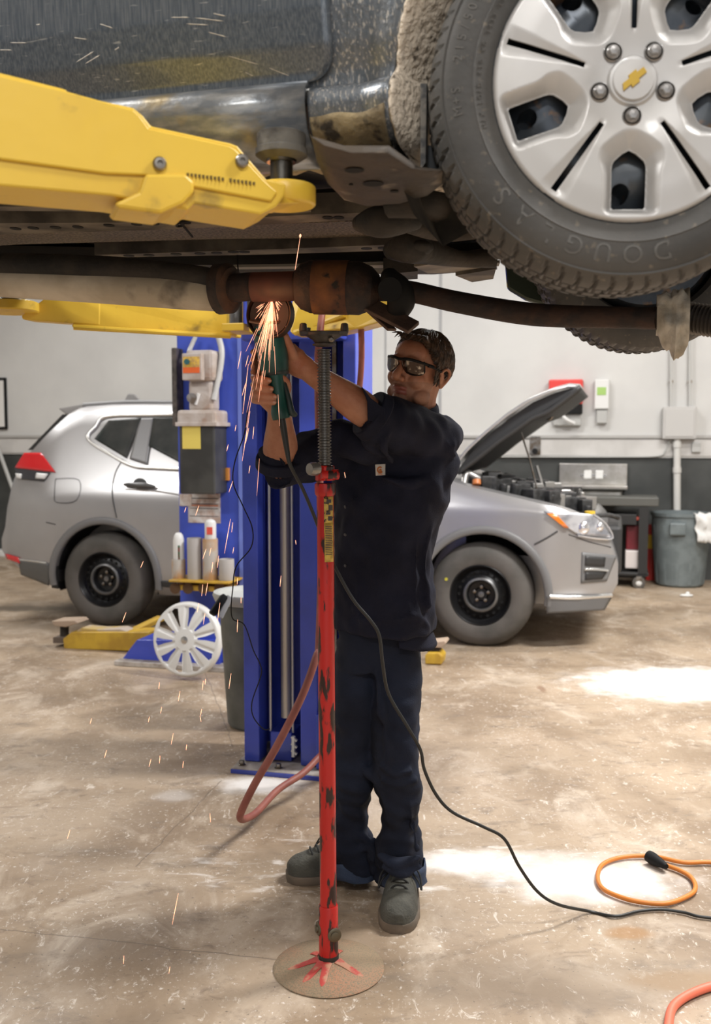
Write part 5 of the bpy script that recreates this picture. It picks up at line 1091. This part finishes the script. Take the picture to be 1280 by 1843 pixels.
# hair: a cap of overlapping clumps
hm = MB(); rnd = random.Random(4)
def scalp(th, ph, r=1.0):   # th around, ph from crown
    return V((.0775*r*math.sin(ph)*math.cos(th), -.018+.098*r*math.sin(ph)*math.sin(th), .030+.088*r*math.cos(ph)))
def hairlimit(th):          # polar angle of the hairline (front = +90 deg)
    f = math.sin(th); s = abs(math.cos(th))
    return math.radians(98)-math.radians(46)*sstep(.05, .9, f)+math.radians(34)*sstep(-.05, -.5, f)
for i in range(2600):
    th = rnd.random()*2*pi; lim = hairlimit(th); ph = lim*math.sqrt(rnd.random()); L_ = .030+.012*rnd.random()
    if ph < .9 and math.sin(th) > .1: L_ *= 1.25
    pts = []; dth = rnd.uniform(-.25, .25)
    for k in range(4): pp = ph+k/3*L_/.09; t2 = th+dth*k/3; pp = min(pp, lim+.05); lift = (1.0+.045*math.sin(pi*k/3)+.03*rnd.random()+(.03*(k/3) if ph < lim*.8 else 0)); pts.append(hc_+HR@scalp(t2, pp, lift))
    if (pts[0]-pts[-1]).length < .004: continue
    hm.tube(pts, [.0030, .0038, .0030, .0008], 4, 2)
E_(hm, (0, -.030, .040), (.0755, .089, .083))
for i in range(26):   # front tufts
    x = rnd.uniform(-.05, .05); b0_ = hd_(x, .062-abs(x)*.3, .082); hm.tube([b0_, b0_+HR@V((x*.1, .02, .016)), b0_+HR@V((x*.2+rnd.uniform(-.01, .01), .036, .004+rnd.uniform(-.008, .008)))], [.005, .004, .0008], 5, 3)
for s in (-1, 1):
    for i in range(40): a = hd_(s*(.0745), .012+rnd.uniform(-.012, .014), .012+rnd.uniform(-.03, .03)); hm.tube([a, a+HR@V((s*.004, .002, -.010)), a+HR@V((0, .003, -.02))], [.003, .003, .0008], 5, 2)
obj('hair', hm, M('hair_brown', (.075, .040, .020), .55, c2=(.03, .018, .010), scale=60), man, smooth=60)

# ---- clothes
NAVY = M('navy_twill', (.0125, .0145, .030), .85, c2=(.010, .011, .022), scale=10, bump=.25, bscale=350, spec=.25)
NAVYP = M('navy_trousers', (.0085, .011, .021), .85, c2=(.013, .018, .035), scale=5, bump=.25, bscale=350, spec=.25)
def fold(mb, pts, r): mb.tube(pts, r, 8, 5, rnd=True)
sh = MB()
def sec(px, py, Y, hw, dp, rot=-22):
    c = W(px, py, Y); w_ = hw/FP*Y*1.0; a = math.radians(rot); ex, ey = V((math.cos(a), math.sin(a), 0)), V((-math.sin(a), math.cos(a), 0))
    # half width seen from the camera = sqrt((A cos)^2+(B sin)^2)
    A = math.sqrt(max(w_**2-(dp*math.sin(a))**2, .0001))/math.cos(a)
    return [c+ex*A*math.copysign(abs(math.cos(t))**.85, math.cos(t))+ey*dp*math.copysign(abs(math.sin(t))**.85, math.sin(t)) for t in [2*pi*k/40 for k in range(40)]]
sh.rings([sec(752, 742, 3.00, 34, .060), sec(742, 756, 3.02, 66, .085), sec(722, 778, 3.04, 96, .105), sec(706, 830, 3.05, 104, .125), sec(702, 900, 3.05, 102, .13), sec(690, 985, 3.05, 88, .125), sec(688, 1050, 3.05, 90, .125), sec(689, 1100, 3.05, 93, .135), sec(691, 1132, 3.05, 92, .14)])
sh.tube([W(775, 775, 3.02), S1, S1.lerp(E1, .45), E1.lerp(W1, .0), E1.lerp(W1, .10)], [.065, .073, .074, .070, .064], 24, 4, rnd=False)
sh.tube([W(668, 800, 3.08), S2, S2.lerp(E2, .45), E2, E2.lerp(W2_, .06), E2.lerp(W2_, .14)], [.08, .075, .072, .068, .068, .066], 24, 4)
sh.tube([W(800, 830, 3.01), W(775, 855, 2.99), W(735, 840, 2.96)], [.045, .06, .05], 14, 4, rnd=True)
sh.tube([W(700, 790, 2.95), W(660, 800, 2.92), W(610, 790, 2.93)], [.055, .06, .055], 14, 4, rnd=True)
# folds
for pts, r in (([(790, 850, 2.95), (740, 868, 2.90), (690, 860, 2.91)], .012), ([(818, 820, 2.96), (800, 790, 2.92), (760, 760, 2.92)], .010), ([(700, 775, 2.78), (690, 800, 2.79), (705, 830, 2.86)], .010),
               ([(730, 742, 2.90), (742, 770, 2.88), (735, 800, 2.87)], .009), ([(770, 745, 2.94), (800, 770, 2.94), (818, 800, 2.94)], .008), ([(790, 880, 2.97), (775, 940, 2.95), (765, 1010, 2.95), (772, 1090, 2.95)], .010),
               ([(740, 900, 2.925), (750, 980, 2.93), (748, 1060, 2.93), (755, 1120, 2.925)], .009), ([(640, 900, 2.96), (650, 1000, 2.96), (640, 1100, 2.94)], .008), ([(700, 1000, 2.922), (705, 1060, 2.92), (700, 1120, 2.912)], .008),
               ([(650, 1115, 2.93), (700, 1118, 2.91), (750, 1108, 2.92), (772, 1130, 2.96)], .008), ([(520, 850, 2.82), (560, 845, 2.86), (600, 830, 2.95)], .010), ([(500, 862, 2.82), (550, 870, 2.9), (600, 860, 2.97)], .008), ([(640, 752, 2.84), (655, 790, 2.83), (690, 820, 2.88)], .010)):
    fold(sh, [W(*p) for p in pts], r)
shb = fuse(sh, .006, 4, .6)
bmesh.ops.recalc_face_normals(shb.bm, faces=shb.bm.faces); shb.bm.normal_update()
for v in shb.bm.verts:
    p = v.co; a = noise.noise(V((p.x*11, p.y*11, p.z*5)))*.014+noise.noise(V((p.x*22+p.z*12, p.y*20, p.z*14-p.x*12)))*.009; v.co = p+v.normal*a
shirt = obj('shirt', shb, NAVY, man, smooth=180)
def flarepiece():
    mb = MB()
    def fn(u, v):
        a = math.radians(-75+70*u); w_ = .142+.012*v; q = W(691, 1118, 3.05); q2 = q+V((math.cos(a)*(w_+.012*v), math.sin(a)*.135*(1+.08*v), -.055*v-.02*math.sin(u*2.6)*v)); return q2
    mb.grid(fn, 16, 6); o = obj('shirt_tail', mb, NAVY, shirt, smooth=80); o.modifiers.new('s', 'SOLIDIFY').thickness = .004
flarepiece()
# collar points, rolled cuffs, placket, pocket, patch
mb = MB().tube([hd_(.045, .028, -.135), hd_(.0, .045, -.150), hd_(-.05, .025, -.140), hd_(-.066, -.03, -.118), hd_(-.04, -.075, -.105), hd_(.03, -.08, -.105), hd_(.06, -.03, -.12), hd_(.045, .028, -.135)], .013, 8, 4, flat=(K, 1.7, .45)); obj('collar', mb, NAVY, shirt, smooth=70)
obj('rolled_cuff', MB().tube([E1.lerp(W1, .02), E1.lerp(W1, .15)], [.076, .071], 28, 1), NAVY, shirt, smooth=60, bevel=.004)
mb = MB(); c0 = E1.lerp(W1, .10); mb.poly([W(651, 695, 2.752), W(668, 717, 2.752), W(692, 735, 2.752), W(694, 764, 2.752), W(662, 756, 2.752), W(661, 722, 2.752)], V((0, .06, 0))); obj('cuff_flap', mb, NAVY, shirt, bevel=.002)
obj('rolled_cuff', MB().tube([E2.lerp(W2_, .0), E2.lerp(W2_, .17)], [.074, .071], 28, 1), NAVY, shirt, smooth=60, bevel=.004)
def front(px, py, guess=2.90):      # closest shirt point seen along this ray
    d = ray(px, py).normalized(); L_ = O-ORG[shirt]; h, loc, nr, ix = shirt.ray_cast(L_, d)
    return (loc+ORG[shirt], nr) if h else (W(px, py, guess), V((0, -1, 0)))
bpy.context.view_layer.update()
def onshirt(pts, lift, m, name, th=.0015): 
    P = [front(*p) for p in pts]; n = sum((q[1] for q in P), V()).normalized(); return obj(name, MB().poly([q[0]+n*lift for q in P], n*th), m, shirt), n
o_, n_ = onshirt([(676, 836), (694, 835), (694, 855), (677, 856)], .001, M('patch_white', (.62, .58, .52), .7), 'chest_patch')
c_ = sum((front(*p)[0] for p in [(676, 836), (694, 835), (694, 855), (677, 856)]), V())/4+n_*.0008; R_ = frame(n_, V((1, 0, 0))); R_ = Mx((R_.col[0], K, n_)).transposed()
mb = MB(); arc = [c_+n_*.0035+R_@V((.0078*math.cos(math.radians(a)), .0080*math.sin(math.radians(a)), 0)) for a in range(50, 331, 20)]; mb.tube(arc, [.0012]+[.0026]*(len(arc)-2)+[.0014], 6, 2, flat=(n_, .35, 1)); mb.ell(c_+n_*.0032+R_@V((.001, -.001, 0)), (.0040, .0046, .0012), R_, 12, 6); mb.bar(c_+n_*.003+R_@V((-.007, -.0125, 0)), c_+n_*.003+R_@V((.007, -.0125, 0)), .0016, .0006, n_)
obj('patch_emblem', mb, M('patch_orange', (.55, .16, .03), .6), shirt)
pk = [(664, 842), (722, 842), (722, 900), (693, 912), (664, 900)]
mb = MB(); P = [front(*p) for p in [(664, 858), (664, 880), (664, 905), (680, 915), (693, 920), (710, 915), (722, 905), (722, 880), (722, 858)]]; mb.tube([q[0]+q[1]*.001 for q in P], .0012, 5); mb.bm.free()
for y in (858, 912, 962, 1018): q = front(622, y); obj('shirt_button', MB().lathe([(.005, 0), (.005, .002), (.003, .003)], q[0], frame(q[1]), 14), M('button_dark', (.05, .05, .06), .3), shirt)
# trousers
tr = MB()
def tsec(px, py, Y, hw, dp): return sec(px, py, Y, hw, dp, 0)
tr.rings([tsec(686, 1060, 3.05, 72, .105), tsec(685, 1110, 3.05, 74, .115), tsec(684, 1160, 3.05, 75, .115), tsec(684, 1200, 3.05, 76, .11)])
tr.rings([tsec(648, 1150, 3.07, 44, .10), tsec(642, 1240, 3.06, 46, .098), tsec(638, 1330, 3.06, 42, .088), tsec(634, 1400, 3.07, 38, .085), tsec(630, 1470, 3.10, 37, .082), tsec(628, 1530, 3.13, 39, .085), tsec(636, 1566, 3.16, 46, .085)])
tr.rings([tsec(714, 1150, 3.04, 46, .10), tsec(714, 1240, 3.03, 45, .100), tsec(713, 1320, 3.00, 44, .092), tsec(712, 1390, 2.99, 43, .085), tsec(716, 1440, 2.99, 38, .080), tsec(720, 1510, 3.03, 37, .078), tsec(722, 1550, 3.06, 41, .078), tsec(724, 1580, 3.075, 42, .078)])
for pts, r in (([(690, 1378, 2.91), (712, 1392, 2.905), (740, 1388, 2.91)], .013), ([(688, 1405, 2.915), (715, 1415, 2.91), (745, 1405, 2.92)], .010), ([(655, 1380, 2.985), (675, 1400, 2.98)], .012), ([(676, 1200, 2.945), (690, 1290, 2.92), (698, 1370, 2.91)], .011),
               ([(686, 1540, 2.94), (715, 1552, 2.92), (755, 1545, 2.93)], .014), ([(690, 1562, 2.93), (720, 1570, 2.92), (758, 1560, 2.93)], .012), ([(735, 1440, 2.92), (745, 1490, 2.925), (750, 1530, 2.93)], .009), ([(650, 1500, 3.05), (670, 1530, 3.06), (678, 1560, 3.08)], .014), ([(610, 1510, 3.06), (645, 1530, 3.05), (672, 1512, 3.06)], .012), ([(612, 1450, 3.03), (640, 1470, 3.02), (660, 1440, 3.04)], .009)):
    fold(tr, [W(*p) for p in pts], r)
trb = fuse(tr, .006, 4, .6)
bmesh.ops.recalc_face_normals(trb.bm, faces=trb.bm.faces); trb.bm.normal_update()
for v in trb.bm.verts:
    p = v.co; k = 1+1.3*sstep(.8, .2, p.z); a = noise.noise(V((p.x*9, p.y*9, p.z*9)))*.009*k+noise.noise(V((p.x*16+p.z*8, p.y*16, p.z*26)))*.006*k; v.co = p+v.normal*a
obj('trousers', trb, NAVYP, man, smooth=180)
HEM = M('lit_hem_blue', (.035, .055, .105), .85, c2=(.022, .034, .065), scale=12, bump=.25, bscale=350)  # lighter blue stands for light falling on the lower trouser legs
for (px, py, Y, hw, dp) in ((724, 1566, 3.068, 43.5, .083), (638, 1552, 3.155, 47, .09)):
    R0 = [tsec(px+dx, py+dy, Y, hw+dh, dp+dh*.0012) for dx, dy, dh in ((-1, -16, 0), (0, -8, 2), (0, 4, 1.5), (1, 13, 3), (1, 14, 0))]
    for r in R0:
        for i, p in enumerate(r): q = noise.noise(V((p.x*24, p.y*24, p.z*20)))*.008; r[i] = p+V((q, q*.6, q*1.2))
    obj('trouser_cuff', MB().rings(R0, True, False), HEM, man, smooth=80, label='turned hem painted lighter blue for light on the lower legs').modifiers.new('s', 'SOLIDIFY').thickness = .003
# shoes
SHM = M('shoe_suede', (.085, .082, .066), .85, c2=(.05, .049, .04), scale=14, bump=.4, bscale=160); SOL = M('shoe_sole', (.16, .12, .085), .7, c2=(.10, .08, .06), scale=14); LACE = M('lace_black', (.015, .015, .014), .8)
def shoe(toe, heel, name):
    toe, heel = V(toe), V(heel); d = (toe-heel); L_ = d.length; d.normalize(); s = K.cross(d).normalized()
    def pt(t, x, z): return heel+d*(t*L_)+s*x+K*z
    hw = [(0, .034), (.08, .043), (.3, .045), (.55, .054), (.75, .060), (.9, .052), (.97, .036), (1, .016)]
    def outline(g_=0, k=1): 
        ts = [i/24 for i in range(25)]; a = [(t, lerp(hw, t)*k+g_) for t in ts]; return [pt(t, x, 0) for t, x in a]+[pt(t, -x, 0) for t, x in a[::-1]]
    so = MB(); so.rings([[p+K*z for p in outline(g_)] for z, g_ in ((.0, .001), (.006, .004), (.024, .004), (.028, .001))]); so_ = obj(name, MB().poly(outline(.003), K*.0) if False else so, SOL, man, smooth=40)
    up = MB(); R_ = []
    hts = [(0, .075), (.1, .088), (.28, .100), (.42, .098), (.55, .088), (.7, .074), (.82, .062), (.9, .056), (.95, .046), (1, .032)]
    for i in range(29):
        t = .005+.985*i/28; w_ = lerp(hw, t)*.97; h = lerp(hts, t); R_.append([pt(t, w_*math.copysign(abs(math.cos(a))**.75, math.cos(a)), .022+(h-.0)*max(0, math.sin(a))**.8 if math.sin(a) > 0 else .022+.0*math.sin(a)) for a in [2*pi*k/28 for k in range(28)]])
    up.rings(R_); u_ = fuse(up, .004, 4, .5); obj('upper', u_, SHM, so_, smooth=180)
    tc = MB(); tcp = [pt(.72+.09*math.cos(x), .050*math.sin(x)*.95, .030+.0+(.050*math.cos(x)**.6 if math.cos(x) > 0 else 0)) for x in [math.radians(q) for q in range(-88, 89, 11)]]
    tc.tube(tcp, .0016, 5, 2); obj('toe_seam', tc, M('seam_dark', (.025, .024, .02), .9), so_)
    for j, t in enumerate((.52, .59, .66, .73)):
        h = lerp(hts, t)+.031; obj('lace', MB().tube([pt(t, -.026, h-.016), pt(t+.01, -.012, h-.002), pt(t+.012, .012, h-.002), pt(t, .026, h-.016)], .0032, 6, 3), LACE, so_, smooth=60)
    for sg in (-1, 1):
        h = lerp(hts, .48)+.03; obj('lace_loop', MB().tube([pt(.50, 0, h), pt(.54, sg*.030, h+.014), pt(.60, sg*.060, h-.015), pt(.66, sg*.066, h-.050), pt(.62, sg*.055, h-.028), pt(.53, sg*.02, h)], .0028, 6, 5), LACE, so_, smooth=60)
        obj('eyelet_flap', MB().tube([pt(.46, sg*.028, h-.012), pt(.60, sg*.028, h-.026), pt(.76, sg*.024, h-.044)], [.004, .005, .003], 6, 4, flat=(K, .5, 1.6)), SHM, so_, smooth=60)
    return so_
shoe(F(516, 1584), F(680, 1568), 'shoe'); shoe(F(714, 1682), F(730, 1574), 'shoe')

# ------------------------------------------------------------------ sparks from the cut
SPK = M('glowing_spark', (1, .5, .25), .5, emit=(1, .42, .26), es=1.8); mb = MB(); rs_ = random.Random(11)
o0 = W(491, 534, 2.645)
def streak(a, b, r): mb.tube([a, a.lerp(b, .5), b], [r*.35, r, r*.3], 4)
for i in range(115):
    a = rs_.gauss(0, .115)+.17; L_ = abs(rs_.gauss(0, .13))+.02; s0 = L_*rs_.uniform(.0, .8); ln = rs_.uniform(.02, .085); d = V((-math.sin(a), rs_.uniform(-.25, .05), -math.cos(a))).normalized()
    p = o0+d*s0+K*(-.4*s0*s0); q = o0+d*(s0+ln)+K*(-.4*(s0+ln)**2); streak(p, q, .0005)
for i in range(26):
    a = rs_.uniform(-1.1, 1.3); d = V((math.sin(a), rs_.uniform(-.4, .2), -math.cos(a))).normalized(); s0 = rs_.uniform(.005, .05); streak(o0+d*s0, o0+d*(s0+rs_.uniform(.01, .03)), .0006)
for (x0, y0, x1, y1) in ((434, 632, 428, 664), (447, 640, 442, 660), (442, 690, 436, 712), (447, 655, 437, 745), (450, 740, 436, 830), (448, 770, 442, 798), (457, 768, 455, 790), (411, 800, 408, 812), (425, 765, 423, 776), (450, 838, 448, 852), (419, 866, 412, 886), (415, 934, 404, 996), (419, 940, 417, 958), (421, 985, 419, 996), (335, 913, 332, 922), (358, 910, 352, 928), (371, 988, 365, 1006), (380, 986, 377, 1000), (394, 1000, 391, 1022), (383, 1012, 381, 1030), (374, 1049, 370, 1072), (365, 1052, 363, 1073), (358, 1085, 355, 1102), (396, 1085, 391, 1122), (369, 1104, 366, 1124), (428, 1040, 427, 1052), (434, 1075, 434, 1086), (428, 1115, 427, 1138), (258, 1010, 253, 1022), (227, 1102, 220, 1120), (416, 1212, 412, 1240), (287, 1228, 286, 1240), (324, 1244, 321, 1262), (366, 1225, 364, 1242), (370, 1222, 369, 1232), (269, 1290, 267, 1300), (165, 1293, 162, 1303), (291, 1272, 289, 1284), (363, 1276, 361, 1288), (360, 1288, 362, 1299), (312, 1320, 308, 1340), (272, 1366, 268, 1380), (336, 1340, 335, 1350), (192, 1350, 188, 1364), (288, 1360, 287, 1374), (126, 1494, 121, 1510), (378, 1464, 379, 1480), (321, 1608, 310, 1664), (506, 1036, 504, 1056), (532, 972, 533, 980), (620, 850, 622, 860), (507, 560, 515, 590), (223, 1720, 222, 1735), (306, 1740, 304, 1752), (541, 423, 529, 500), (330, 1370, 329, 1382)):
    Y = 2.62+rs_.uniform(-.05, .05); Y = min(Y, F(x1, y1).y-.02) if y1 > 900 else Y; streak(W(x0, y0, Y), W(x1, y1, Y), .0009)
streak(W(541, 421, 2.5), W(540, 428, 2.5), .003)
sk = obj('sparks', mb, SPK, smooth=60); tag(sk, 'shower of glowing orange sparks falling from the grinder at the exhaust', 'sparks', kind='stuff')
sl_ = bpy.data.lights.new('spark_light', 'POINT'); sl_.energy = .22; sl_.color = (1, .42, .15); sl_.shadow_soft_size = .03; so = bpy.data.objects.new('spark_light', sl_); COL.objects.link(so); so.location = W(487, 552, 2.56)
